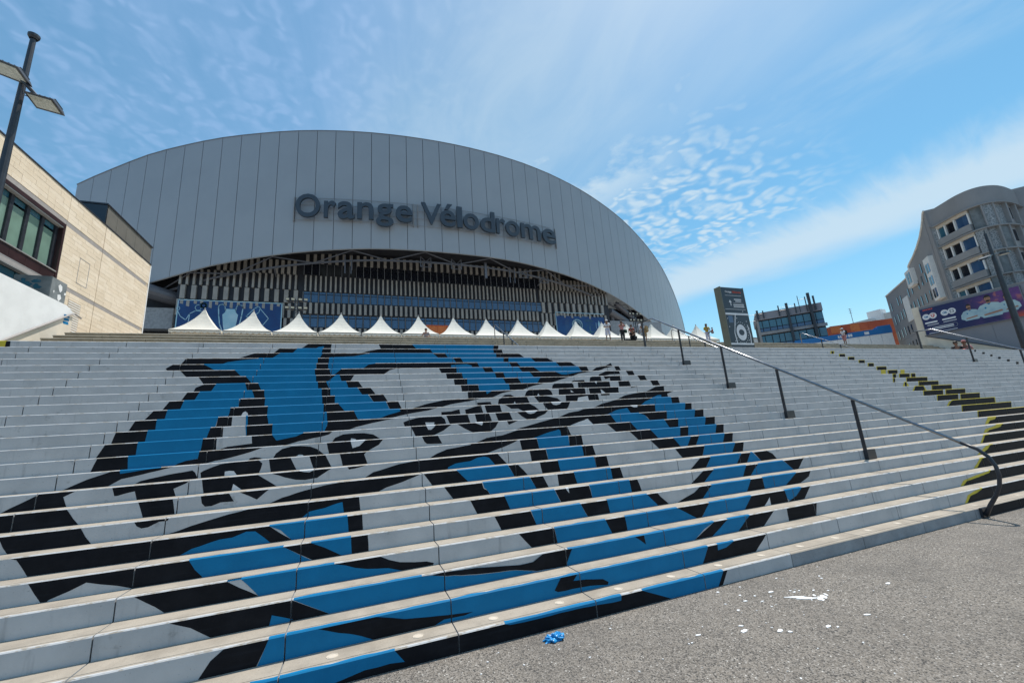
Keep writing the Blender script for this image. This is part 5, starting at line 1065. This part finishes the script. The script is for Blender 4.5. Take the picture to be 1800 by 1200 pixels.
def fbox(s0, s1, z0, z1, o0, o1, mt, nm):
    mb = MB(); mb.obox(tuple((Vector(wp((s0 + s1) / 2, (z0 + z1) / 2, (o0 + o1) / 2)))), tuple(DV * (s1 - s0) / 2), tuple(DN * (o1 - o0) / 2), (0, 0, (z1 - z0) / 2)); return mb.build(nm, mt, wg)
fbox(8.2, 10.6, 17.9, 20.2, 0, 0.5, M['wframe'], 'white_window_box'); fbox(8.6, 9.2, 18.3, 19.8, 0.5, 0.53, M['gdark'], 'box_pane'); fbox(9.5, 10.1, 18.3, 19.8, 0.5, 0.53, M['gdark'], 'box_pane')
fbox(1.5, 3.3, 14.2, 19.6, 0, 0.5, M['wframe'], 'white_window_box')
for z in (15.0, 16.6, 18.2): fbox(1.8, 2.3, z - 0.5, z + 0.6, 0.5, 0.53, M['gblue'], 'box_pane'); fbox(2.5, 3.0, z - 0.5, z + 0.6, 0.5, 0.53, M['gdark'], 'box_pane')
fbox(13.6, 16.0, 14.0, 17.6, 0, 0.10, M['wframe'], 'white_panel'); fbox(11.6, 14.0, 8.2, 14.0, 0, 0.10, M['stripe'], 'brown_panel')
fbox(0, 23.5, 12.0, 12.06, 0, 0.03, M['grey'], 'joint_line')
rebase(wg, (72, 31, LZ))

# ---------------------------------------------------------------- right background: glass office, terracotta block, stall, far roofs
ob = thing('glass_office', 'low office block with blue glass bands and dark masts, right of the dark sign', 'building')
R0 = Vector((79.25, 47.65, 0)); GD = Vector((-0.66, 0.75, 0)).normalized(); GN = Vector((-0.75, -0.66, 0)).normalized()
def gp(s_, z, off=0.0): q = R0 + GD * s_ + GN * off; return (q.x, q.y, z)
def gbox(s0, s1, z0, z1, o0, o1, mt, nm, par=None):
    mb = MB(); mb.obox(gp((s0 + s1) / 2, (z0 + z1) / 2, (o0 + o1) / 2), tuple(GD * (s1 - s0) / 2), tuple(GN * (o1 - o0) / 2), (0, 0, (z1 - z0) / 2)); return mb.build(nm, mt, par or ob)
gbox(-0.2, 10.2, PZ - 1, 21.2, -9, -0.3, M['dark'], 'core'); gbox(-0.3, 10.35, 20.05, 21.5, -9.2, 0.0, M['wallgrey'], 'parapet')
gbox(-0.45, 10.2, 17.1, 17.62, -0.3, 0.12, M['ledge'], 'floor_band'); gbox(-0.45, 10.2, 14.1, 14.5, -0.3, 0.12, M['ledge'], 'floor_band'); gbox(10.0, 10.35, PZ, 20.0, -0.4, 0.1, M['ledge'], 'end_pier')
for fl, (z0, z1) in enumerate(((17.62, 20.0), (14.5, 17.08), (11.6, 14.08))):
    x = -0.2; wv = [1.15, 0.75, 1.15, 1.15, 1.15, 1.15, 0.85, 1.15, 1.15, 0.7]
    for w_ in wv:
        gbox(x + 0.06, x + w_ - 0.06, z0 + 0.82, z1 - 0.22, -0.25, -0.08, M['gteal'], 'window_pane'); gbox(x + 0.06, x + w_ - 0.06, z0 + 0.08, z0 + 0.70, -0.25, -0.10, M['gblue'], 'lower_pane'); x += w_
for s_, zt, r_ in ((1.45, 23.6, 0.22), (0.75, 22.9, 0.14), (5.05, 22.4, 0.20), (6.4, 22.2, 0.10), (3.75, 22.1, 0.09), (9.95, 21.95, 0.17), (9.0, 21.75, 0.10), (2.0, 23.0, 0.08), (3.1, 23.4, 0.05)):
    z0 = (PZ if s_ in (1.45, 5.05) else 20.2); mb = MB(); mb.box(-r_, r_, -r_, r_, z0, zt); o = mb.build('mast', M['steel'], ob); o.location = gp(s_, 0, 0.32); o.rotation_euler.z = math.atan2(GD.y, GD.x)
mb = MB()
for a, b, z in ((1.45, 3.1, 22.6), (3.75, 6.4, 21.7), (5.05, 6.4, 21.2), (9.0, 11.6, 21.2), (9.9, 11.6, 20.0)): mb.tube([gp(a, z, 0.32), gp(b, z, 0.32)], 0.035, 5)
mb.build('cross_tube', M['steel'], ob); rebase(ob, gp(5, PZ, -4))
tc_ = thing('terracotta_block', 'low building clad in orange red panels behind the blue and white stall', 'building')
A_, B_ = Vector((96.8, 57.2, 0)), Vector((106.5, 48.9, 0)); d_ = (B_ - A_).normalized(); n_ = Vector((-d_.y, d_.x, 0))
ord_ = random.Random(12)
for r_ in range(8):
    L = (B_ - A_).length; x = 0.0
    while x < L:
        w_ = ord_.uniform(1.2, 2.2); e = min(L, x + w_); p0 = A_ + d_ * x; p1 = A_ + d_ * (e - 0.02); zz0 = 8 + r_ * 1.49
        off = ord_.uniform(-0.04, 0.04); mb = MB(); mb.add([tuple(p + n_ * k_ + Vector((0, 0, z))) for k_ in (off, 0.3) for p, z in ((p0, zz0), (p1, zz0), (p1, zz0 + 1.47), (p0, zz0 + 1.47))], [(0, 1, 2, 3), (7, 6, 5, 4), (0, 4, 5, 1), (1, 5, 6, 2), (2, 6, 7, 3), (3, 7, 4, 0)])
        mb.build('cladding_panel', M['orange'] if ord_.random() < 0.6 else M['brightorange'], tc_); x = e
mb = MB(); mb.add([tuple(A_ + Vector((0, 0, 8))), tuple(A_ - n_ * -9 + Vector((-1.2, 0, 8))), tuple(A_ - n_ * -9 + Vector((-1.2, 0, 19.7))), tuple(A_ + Vector((0, 0, 19.85)))], [(0, 1, 2, 3)]); mb.build('end_wall', M['orange'], tc_)
mb = MB(); mb.prism([tuple(A_ + Vector((0, 0, 19.9))), tuple(B_ + Vector((0, 0, 19.9))), tuple(B_ + n_ * 9 + Vector((0, 0, 19.9))), tuple(A_ + n_ * 9 + Vector((0, 0, 19.9)))], (0, 0, 0.15)); mb.build('roof_edge', M['orange'], tc_); rebase(tc_, (104, 55, 8))
st = thing('market_stall', 'long stall with white walls and a blue fascia, in front of the terracotta block', 'stall')
S0 = Vector((79.6, 38.83, 0))
def sbox(s0, s1, z0, z1, o0, o1, mt, nm):
    mb = MB(); c_ = S0 + GD * (s0 + s1) / 2 + GN * (o0 + o1) / 2; mb.obox((c_.x, c_.y, (z0 + z1) / 2), tuple(GD * (s1 - s0) / 2), tuple(GN * (o1 - o0) / 2), (0, 0, (z1 - z0) / 2)); return mb.build(nm, mt, st)
sbox(-0.5, 12.5, 13.45, 14.35, -2.5, 0.0, M['tarp'], 'fascia'); sbox(-0.45, 1.2, 14.35, 14.75, -2.4, -0.02, M['tarp'], 'fascia_top')
for i in range(9): sbox(-0.45 + i * 1.43, -0.45 + (i + 1) * 1.43 - 0.03, PZ - 0.02, 13.45, -2.4, -0.08, M['plainwhite'], 'wall_panel')
for i, (a, b) in enumerate(((2.4, 3.0), (4.6, 4.85), (4.9, 5.15), (5.3, 5.55), (6.0, 6.2), (6.3, 6.5))): sbox(a, b, 13.65, 14.1, 0.0, 0.02, M['print'], 'white_mark')
rebase(st, (75, 43, PZ))
fr = thing('far_apartments', 'pale far apartment roofs with a white stair tower, above the terracotta block', 'building')
mb = MB(); mb.box(160, 168, 82, 92, 10, 31.3); mb.build('left_roof', M['rust'], fr); mb = MB(); mb.box(164.5, 178, 72, 83.5, 10, 32.7); mb.build('right_roof', M['rust'], fr)
mb = MB(); mb.box(163.2, 166.2, 80.2, 84.2, 30, 34.2); mb.build('stair_tower', M['plainwhite'], fr)
mb = MB()
for i in range(5): mb.box(160.5 + i * 1.5, 161.4 + i * 1.5, 81.9, 82.0, 28.2, 29.6)
mb.build('window_row', M['gdark'], fr); mb = MB(); mb.tube([(159.0, 86.5, 31), (159.0, 86.5, 36.2)], 0.09, 5)
for z in (34.6, 35.3, 36.0): mb.tube([(158.2, 86.5, z), (159.8, 86.5, z)], 0.06, 5)
mb.build('aerial', M['grey'], fr); mb = MB(); mb.box(150.5, 156, 90, 96, 10, 30.2); mb.build('low_roof', M['rust'], fr); rebase(fr, (166, 82, 10))
lh = thing('low_house', 'low pale building seen between the dark sign and the glass office', 'building')
mb = MB(); mb.box(94.5, 98.4, 76, 84, PZ, 22.0); mb.build('wall', M['rust'], lh); mb = MB(); mb.box(94.4, 98.5, 75.9, 84.1, 22.0, 22.3); mb.build('roof', M['ledge'], lh); rebase(lh, (96.5, 80, PZ))

# ---------------------------------------------------------------- people
def skin_mesh(name, nodes, edges, mats, sub=1):
    """one continuous surface grown round a skeleton: nodes = {key: ((x, y, z), radius)}; first key is the root"""
    keys = list(nodes); me = bpy.data.meshes.new(name)
    me.from_pydata([nodes[k][0] for k in keys], [(keys.index(a), keys.index(b)) for a, b in edges], [])
    o = bpy.data.objects.new(name, me); COL.objects.link(o)
    sm = o.modifiers.new('s', 'SKIN'); sm.use_smooth_shade = True
    for i, k in enumerate(keys):
        r = nodes[k][1]; r = r if isinstance(r, tuple) else (r, r)
        me.skin_vertices[0].data[i].radius = r; me.skin_vertices[0].data[i].use_root = (i == 0)
    su = o.modifiers.new('u', 'SUBSURF'); su.levels = sub; su.render_levels = sub
    dg = bpy.context.evaluated_depsgraph_get()
    out = bpy.data.meshes.new_from_object(o.evaluated_get(dg)); bpy.data.objects.remove(o)
    out.name = name; out.materials.clear()
    for x in mats: out.materials.append(x)
    return out


def person(label, loc, face, h=1.72, skin='skin', hair=None, top='cwhite', bottom='cblack', cap=None, pose='stand', shorts=False, long_hair=False, robe=None, group='people on and above the steps'):
    """face = direction looked at, in degrees from +Y towards +X"""
    p = thing('person', label, 'person', group)
    S = h / 1.75
    # joints of the standing pose, facing +Y
    J = {'pelvis': (0, 0, .95), 'waist': (0, .0, 1.10), 'chest': (0, .0, 1.30), 'neck': (0, .0, 1.47), 'head': (0, .025, 1.60), 'crown': (0, .01, 1.70),
         'shL': (-.175, 0, 1.42), 'elL': (-.235, -.02, 1.15), 'wrL': (-.225, .05, .92), 'haL': (-.215, .07, .85), 'shR': (.175, 0, 1.42), 'elR': (.235, -.02, 1.15), 'wrR': (.225, .05, .92), 'haR': (.215, .07, .85),
         'hiL': (-.09, 0, .91), 'knL': (-.10, .01, .50), 'anL': (-.10, -.01, .09), 'toL': (-.11, .14, .035), 'hiR': (.09, 0, .91), 'knR': (.10, .01, .50), 'anR': (.10, -.01, .09), 'toR': (.11, .14, .035)}
    if pose == 'folded':      # both forearms across the belly, head bowed to the hands
        J.update(elL=(-.25, .03, 1.17), wrL=(-.06, .21, 1.13), haL=(.02, .23, 1.15), elR=(.25, .03, 1.17), wrR=(.06, .22, 1.16), haR=(-.02, .25, 1.18), head=(0, .06, 1.59), crown=(0, .065, 1.69), anL=(-.14, 0, .09), toL=(-.17, .13, .035), knL=(-.12, .02, .5), knR=(.12, .02, .5), anR=(.14, 0, .09), toR=(.17, .13, .035))
    if pose == 'phone':
        J.update(elR=(.27, .05, 1.20), wrR=(.14, .27, 1.28), haR=(.10, .31, 1.34), elL=(-.26, .03, 1.17), wrL=(-.10, .20, 1.08), haL=(-.05, .24, 1.10))
    if pose == 'arms_up':     # both hands raised to the face, as if taking a picture
        J.update(elL=(-.27, .10, 1.27), wrL=(-.10, .26, 1.42), haL=(-.05, .29, 1.49), elR=(.27, .10, 1.27), wrR=(.10, .26, 1.42), haR=(.05, .29, 1.49))
    if pose == 'carry':
        J.update(elL=(-.26, .08, 1.17), wrL=(-.02, .27, 1.12), haL=(.06, .29, 1.13), elR=(.28, .06, 1.18), wrR=(.14, .27, 1.20), haR=(.06, .31, 1.22), knL=(-.09, .05, .5), anL=(-.09, .08, .09), toL=(-.10, .22, .035))
    if pose == 'bend':
        J.update(waist=(0, .06, 1.08), chest=(0, .22, 1.22), neck=(0, .36, 1.30), head=(0, .47, 1.33), crown=(0, .55, 1.38), shL=(-.17, .31, 1.26), elL=(-.22, .34, .98), wrL=(-.12, .50, .84), haL=(-.08, .55, .80), shR=(.17, .31, 1.26), elR=(.22, .34, .98), wrR=(.12, .50, .84), haR=(.08, .55, .80))
    if pose == 'crouch':
        J.update(pelvis=(0, -.05, .40), waist=(0, .02, .54), chest=(0, .13, .72), neck=(0, .20, .88), head=(0, .26, 1.00), crown=(0, .27, 1.10), shL=(-.17, .16, .83), elL=(-.24, .30, .62), wrL=(-.12, .46, .52), haL=(-.08, .52, .50), shR=(.17, .16, .83), elR=(.24, .30, .62), wrR=(.12, .46, .52), haR=(.08, .52, .50),
                 hiL=(-.09, -.03, .38), knL=(-.15, .36, .47), anL=(-.12, .05, .09), toL=(-.13, .20, .035), hiR=(.09, -.03, .38), knR=(.15, .36, .47), anR=(.12, .05, .09), toR=(.13, .20, .035))
    if pose == 'sit':
        J.update({k: (v[0], v[1], v[2] - .86) for k, v in J.items() if k[:2] not in ('hi', 'kn', 'an', 'to')})
        J.update(hiL=(-.09, .02, .07), knL=(-.14, .36, .36), anL=(-.12, .52, .09), toL=(-.13, .66, .05), hiR=(.09, .02, .07), knR=(.14, .36, .36), anR=(.12, .52, .09), toR=(.13, .66, .05), elL=(-.26, .10, .34), wrL=(-.14, .30, .36), haL=(-.10, .36, .38), elR=(.26, .10, .34), wrR=(.14, .30, .36), haR=(.10, .36, .38))
    RAD = {'pelvis': (.135, .10), 'waist': (.115, .085), 'chest': (.145, .10), 'neck': .052, 'head': (.078, .092), 'crown': (.070, .082), 'sh': .058, 'el': .040, 'wr': .027, 'ha': (.036, .018), 'hi': .085, 'kn': .055, 'an': .036, 'to': (.038, .026)}
    rad = lambda k: RAD.get(k, RAD.get(k[:2]))
    V = {k: Vector(v) * S for k, v in J.items()}
    nod = lambda ks, e=0.0, f=1.0: {k: (tuple(V[k]), tuple(x * S * f + e for x in (rad(k) if isinstance(rad(k), tuple) else (rad(k),) * 2))) for k in ks}
    E = [('pelvis', 'waist'), ('waist', 'chest'), ('chest', 'neck'), ('neck', 'head'), ('head', 'crown')]
    for q in 'LR': E += [('chest', 'sh' + q), ('sh' + q, 'el' + q), ('el' + q, 'wr' + q), ('wr' + q, 'ha' + q), ('pelvis', 'hi' + q), ('hi' + q, 'kn' + q), ('kn' + q, 'an' + q), ('an' + q, 'to' + q)]
    body = link('body', skin_mesh('body', nod(list(J)), E, [M[skin]]), p)
    # face and ears
    hd = V['head']; fw = Vector((0, 1, 0)) if pose != 'bend' else Vector((0, .55, -.83))
    upd = (V['crown'] - V['head']).normalized(); fw = (fw - upd * fw.dot(upd)).normalized(); rt = fw.cross(upd)
    mb = MB()
    mb.prism([hd + fw * .090 * S + upd * .02 * S, hd + fw * .090 * S - upd * .022 * S - rt * .014 * S, hd + fw * .112 * S - upd * .018 * S, hd + fw * .090 * S - upd * .022 * S + rt * .014 * S], tuple(-fw * .02))
    for q in (-1, 1): mb.obox(hd + rt * q * .082 * S, rt * .008 * S, fw * .018 * S, upd * .026 * S)
    mb.build('nose_and_ears', M[skin], p)
    mb = MB()
    for q in (-1, 1): mb.obox(hd + fw * .088 * S + upd * .022 * S + rt * q * .032 * S, rt * .011 * S, fw * .006 * S, upd * .006 * S)
    mb.obox(hd + fw * .086 * S - upd * .046 * S, rt * .020 * S, fw * .006 * S, upd * .005 * S); mb.build('eyes_and_mouth', M['hair'], p)
    # hands: palm continues the forearm; five fingers leave it
    for q in 'LR':
        a, b = V['wr' + q], V['ha' + q]; d = (b - a).normalized(); sd = d.cross(fw if abs(d.dot(fw)) < .9 else upd).normalized(); mb = MB(); nn = sd.cross(d)
        for i, L in enumerate((.062, .074, .070, .055)): r0 = b + d * .01 * S + sd * (i - 1.5) * .017 * S; mb.tube([r0, r0 + d * L * .5 * S, r0 + d * L * .9 * S + nn * .022 * S], [.009 * S, .008 * S, .006 * S], 6)
        r0 = a + (b - a) * .5 + sd * -.03 * S; mb.tube([r0, r0 - sd * .02 * S + d * .03 * S, r0 - sd * .018 * S + d * .06 * S], [.010 * S, .009 * S, .007 * S], 6)
        mb.build('fingers', M[skin], p)
    # clothes, a little wider than the body
    tk = ['chest', 'waist', 'pelvis', 'shL', 'shR', 'elL', 'elR']; tn = nod(tk, .016 * S)
    for q in 'LR': tn['el' + q] = (tuple(V['sh' + q].lerp(V['el' + q], .80)), (.056 * S,) * 2)
    tn['chest'] = (tuple(V['chest'].lerp(V['neck'], .25)), (.165 * S, .125 * S)); tn['pelvis'] = (tuple(V['pelvis'].lerp(V['waist'], .1)), (.165 * S, .13 * S)); tn['waist'] = (tuple(V['waist']), (.145 * S, .115 * S))
    te = [('chest', 'waist'), ('waist', 'pelvis')] + [e for q in 'LR' for e in (('chest', 'sh' + q), ('sh' + q, 'el' + q))]
    link('shirt', skin_mesh('shirt', tn, te, [M[top]]), p)
    bn_ = nod(['pelvis', 'hiL', 'hiR', 'knL', 'knR'], .020 * S); be = [('pelvis', 'hiL'), ('pelvis', 'hiR'), ('hiL', 'knL'), ('hiR', 'knR')]
    bn_['pelvis'] = (tuple(V['pelvis']), (.155 * S, .125 * S))
    for q in 'LR':
        bn_['kn' + q] = (tuple(V['kn' + q]), (.092 * S,) * 2)
        if not shorts: bn_['an' + q] = (tuple(V['an' + q]), (.062 * S,) * 2); be.append(('kn' + q, 'an' + q))
        else: bn_['kn' + q] = (tuple(V['kn' + q] - Vector((0, 0, .05 * S))), (.105 * S,) * 2)
    link('trousers', skin_mesh('trousers', bn_, be, [M[bottom]]), p)
    for q in 'LR':
        mb = MB(); a, t = V['an' + q], V['to' + q]; d = (t - a); d.z = 0; d.normalize(); sd = Vector((d.y, -d.x, 0)); c = a.lerp(t, .45); zb = min(a.z, t.z) - .035 * S
        mb.obox((c.x, c.y, zb + .034 * S), tuple(d * .13 * S), tuple(sd * .046 * S), (0, 0, .032 * S)); mb.build('shoe', M['cblack'] if top != 'cwhite' else M['cwhite'], p, bevel=.012)
    # hair or cap
    hc = V['head'].lerp(V['crown'], .62); mb = MB()
    mtl = M[cap] if cap else M[hair or 'hair']
    pr = [(.100, -.02), (.106, .02), (.098, .06), (.072, .092), (.030, .108), (0, .110)]
    vs, fs, n = [], [], 14
    for r_, z_ in pr:
        for j in range(n):
            t = j * 2 * math.pi / n; vs.append(hc + rt * math.cos(t) * r_ * .92 * S + fw * (math.sin(t) * r_ * 1.05 - .012) * S + upd * (z_ + (.035 if math.sin(t) > .3 and not cap else 0.0) * (z_ < .03)) * S)
    for i in range(len(pr) - 1):
        for j in range(n): fs.append((i * n + j, i * n + (j + 1) % n, (i + 1) * n + (j + 1) % n, (i + 1) * n + j))
    mb.add(vs, fs)
    if cap: mb.prism([hc + fw * .09 * S - rt * .075 * S, hc + fw * .19 * S - rt * .045 * S, hc + fw * .20 * S + rt * .045 * S, hc + fw * .09 * S + rt * .075 * S], tuple(upd * .012 * S))
    mb.build('cap' if cap else 'hair', mtl, p, smooth=True)
    if cap:
        mb = MB(); mb.obox(hc - upd * .045 * S - fw * .045 * S, rt * .082 * S, fw * .055 * S, upd * .05 * S); mb.build('hair', M['hair'], p, bevel=.02)
    if long_hair:
        n0 = {'a': (tuple(hc + upd * .02 * S - fw * .03 * S), (.095 * S, .08 * S)), 'b': (tuple(hc - upd * .12 * S - fw * .06 * S), (.10 * S, .06 * S)), 'c': (tuple(hc - upd * .30 * S - fw * .07 * S), (.085 * S, .04 * S))}
        link('long_hair', skin_mesh('long_hair', n0, [('a', 'b'), ('b', 'c')], [M['hair']]), p)
    p.location = loc; p.rotation_euler.z = -R(face)
    return p


person('man in a grey shirt standing in front of the tents near the orange kiosk', (4.62, 29.3, PZ), 195, 1.76, 'skin', top='cgrey', bottom='cgrey', pose='phone')
person('man in white shirt, long pale shorts and white cap with arms folded', (17.55, 25.45, PZ), 215, 1.70, 'skin2', top='cwhite', bottom='cpale', cap='cwhite', pose='folded', shorts=True)
person('woman in red and white striped top and black trousers on the upper steps', (18.85, 25.45, PZ), 190, 1.62, 'skin2', top='cpink', bottom='cblack', pose='arms_up', long_hair=False)
person('person in dark clothes crouching beside the handrail post at the top of the upper steps', (20.0, 25.6, PZ), 240, 1.7, 'skin2', top='cblack', bottom='cblack', pose='crouch')
pb = person('person in a white cap bending forward under a tan backpack', (20.95, 25.5, PZ), 255, 1.66, 'skin2', top='cwhite', bottom='ctan', cap='cwhite', pose='bend', shorts=True)
person('person in a dark red top standing behind the crouching figure', (20.45, 26.4, PZ), 200, 1.66, 'skin2', top='cred', bottom='cblack', pose='stand')
person('woman in a yellow top and pale skirt carrying a small child, right of the tents', (27.35, 25.5, PZ), 200, 1.66, 'skin2', top='cyellow', bottom='cpale', pose='carry', long_hair=True)
person('small child in a red top held in the arms of the woman in yellow', (27.58, 25.15, PZ + 0.78), 300, 0.95, 'skin2', top='cred', bottom='cgrey', pose='sit')
person('person in white shirt and white cap in front of the blue and white stall', (44.85, 25.5, PZ), 290, 1.70, 'skin2', top='cwhite', bottom='cpink', cap='cwhite', pose='phone', shorts=True)
person('person in dark clothes sitting at the top of the steps below the billboard pier', (38.3, 17.0, LZ + 0.28), 250, 1.78, 'skin2', top='cblack', bottom='cred', pose='sit')
person('person in a pale cap sitting at the top of the steps below the billboard', (30.05, 11.6, LZ), 250, 1.72, 'skin2', top='cpink', bottom='cblack', cap='cpink', pose='sit')
person('dark haired person sitting left of the pale cap, at the top of the steps', (29.6, 11.75, LZ), 230, 1.66, 'skin2', top='cblack', bottom='cred', pose='sit')

def bag(label, c, sx, sy, sz, mt, strap=True, cat='backpack', nm='backpack'):
    b = thing(nm, label, cat); mb = MB(); x, y, z = c
    mb.box(x - sx, x + sx, y - sy, y + sy, z - sz, z + sz); mb.build('bag_body', M[mt], b, bevel=min(sx, sy, sz) * 0.55)
    mb = MB(); mb.box(x - sx * .7, x + sx * .7, y - sy * 1.25, y - sy * .9, z - sz * .8, z - sz * .05); mb.build('front_pocket', M[mt], b, bevel=.02)
    if strap:
        for q in (-1, 1):
            mb = MB(); mb.tube([(x + q * sx * .5, y + sy * .9, z + sz * .9), (x + q * sx * .55, y + sy * 2.0, z + sz * .6), (x + q * sx * .55, y + sy * 1.9, z - sz * .4), (x + q * sx * .5, y + sy * .9, z - sz * .8)], .018, 6); mb.build('strap', M[mt], b)
    return rebase(b, (x, y, z - sz))
bag('tan backpack on the back of the person bending forward', (21.02, 25.33, PZ + 1.02), .17, .11, .25, 'ctan')
bag('dark backpack worn by the person in front of the stall', (45.03, 25.36, PZ + 1.25), .14, .09, .22, 'cblack')
bag('dark green shoulder bag beside the woman in the striped top', (19.14, 25.4, PZ + .82), .11, .06, .13, 'cgreen', cat='bag', nm='shoulder_bag')
bag('dark holdall lying at the top of the upper steps, left of the crouching person', (19.6, 25.75, PZ + .14), .38, .15, .14, 'cblack', cat='bag', nm='holdall')
bag('brown bundle lying beside the feet of the man in white', (16.75, 25.8, PZ + .10), .40, .16, .10, 'ctan', False, 'bundle', 'bundle')

# ---------------------------------------------------------------- small things on the asphalt
def splat(pts, seed, r0):
    """spilt paint: a flat irregular blot per point, a few millimetres thick"""
    rr = random.Random(seed); mb = MB()
    for (x, y, r, ex, ang_) in pts:
        n = 14; ca, sa = math.cos(ang_), math.sin(ang_)
        ring = []
        for j in range(n):
            t = j * 2 * math.pi / n; q = r * (0.7 + 0.6 * rr.random()); a_, b_ = q * ex * math.cos(t), q * math.sin(t)
            ring.append((x + a_ * ca - b_ * sa, y + a_ * sa + b_ * ca, 0.0205))
        mb.prism(ring, (0, 0, 0.0035))
    return mb
sp_ = splat([(3.82, 3.115, .018, 5.0, -0.45), (3.88, 3.045, .022, 4.2, -0.5), (3.96, 2.985, .03, 1.6, .8), (4.03, 3.0, .02, 2.2, 1.1), (4.09, 3.02, .012, 2.6, 1.2), (3.99, 3.06, .01, 2.5, 1.0), (3.92, 3.2, .008, 2.5, .2), (4.1, 3.14, .008, 2.5, .3), (3.99, 3.2, .007, 2.4, .1), (4.2, 3.07, .008, 2, 0)], 1, 0)
tag(sp_.build('paint_spill', M['plainwhite']), 'white spilt paint streaks on the asphalt in front of the first step', 'paint spill')
srd = random.Random(21); drops = []
for x, y in ((4.11, 3.53), (3.17, 3.17), (3.75, 3.31), (3.62, 3.55), (3.34, 3.56), (3.92, 3.24), (3.13, 2.75), (3.18, 2.70), (3.45, 3.4), (3.55, 3.32), (3.5, 3.2), (3.38, 3.28), (3.66, 3.24), (2.95, 2.95), (2.9, 2.88), (3.5, 2.62), (3.55, 2.58), (4.5, 3.35), (4.46, 3.3), (2.55, 3.0), (2.42, 2.93), (4.8, 2.9), (3.95, 2.6)):
    drops.append((x, y, srd.uniform(.006, .016), srd.uniform(1.2, 2.6), srd.uniform(-.6, .6)))
for _ in range(60): drops.append((srd.uniform(.6, 4.8), srd.uniform(2.0, 3.6), srd.uniform(.002, .006), srd.uniform(1, 2), srd.uniform(-1, 1)))
tag(splat(drops, 3, 0).build('paint_drops', M['plainwhite']), kind='stuff')
gl = thing('crumpled_glove', 'crumpled bright blue plastic glove lying on the asphalt by the first step', 'glove')
bm = bmesh.new(); bmesh.ops.create_icosphere(bm, subdivisions=4, radius=0.055)
for v_ in bm.verts:
    c = v_.co; q = noise.noise(c * 38) * .55 + noise.noise(c * 85 + Vector((3, 1, 2))) * .38
    v_.co = Vector((c.x * 1.35 * (1 + q), c.y * .85 * (1 + q), max(-.012, c.z * .5 * (1 + q * 1.3))))
me = bpy.data.meshes.new('film'); bm.to_mesh(me); bm.free(); me.materials.append(M['glove'])
o = link('film', me, gl); o.location.z = .012
for i, (a_, L_) in enumerate(((0.3, .075), (0.75, .09), (-0.35, .08), (2.6, .07))):
    mb = MB(); mb.tube([(0, 0, .012), (math.cos(a_) * L_ * .7, math.sin(a_) * L_ * .7, .024), (math.cos(a_ + .3) * L_, math.sin(a_ + .3) * L_, .012)], [.016, .012, .008], 7); mb.build('finger', M['glove'], gl)
gl.location = (1.53, 3.5, 0.022)
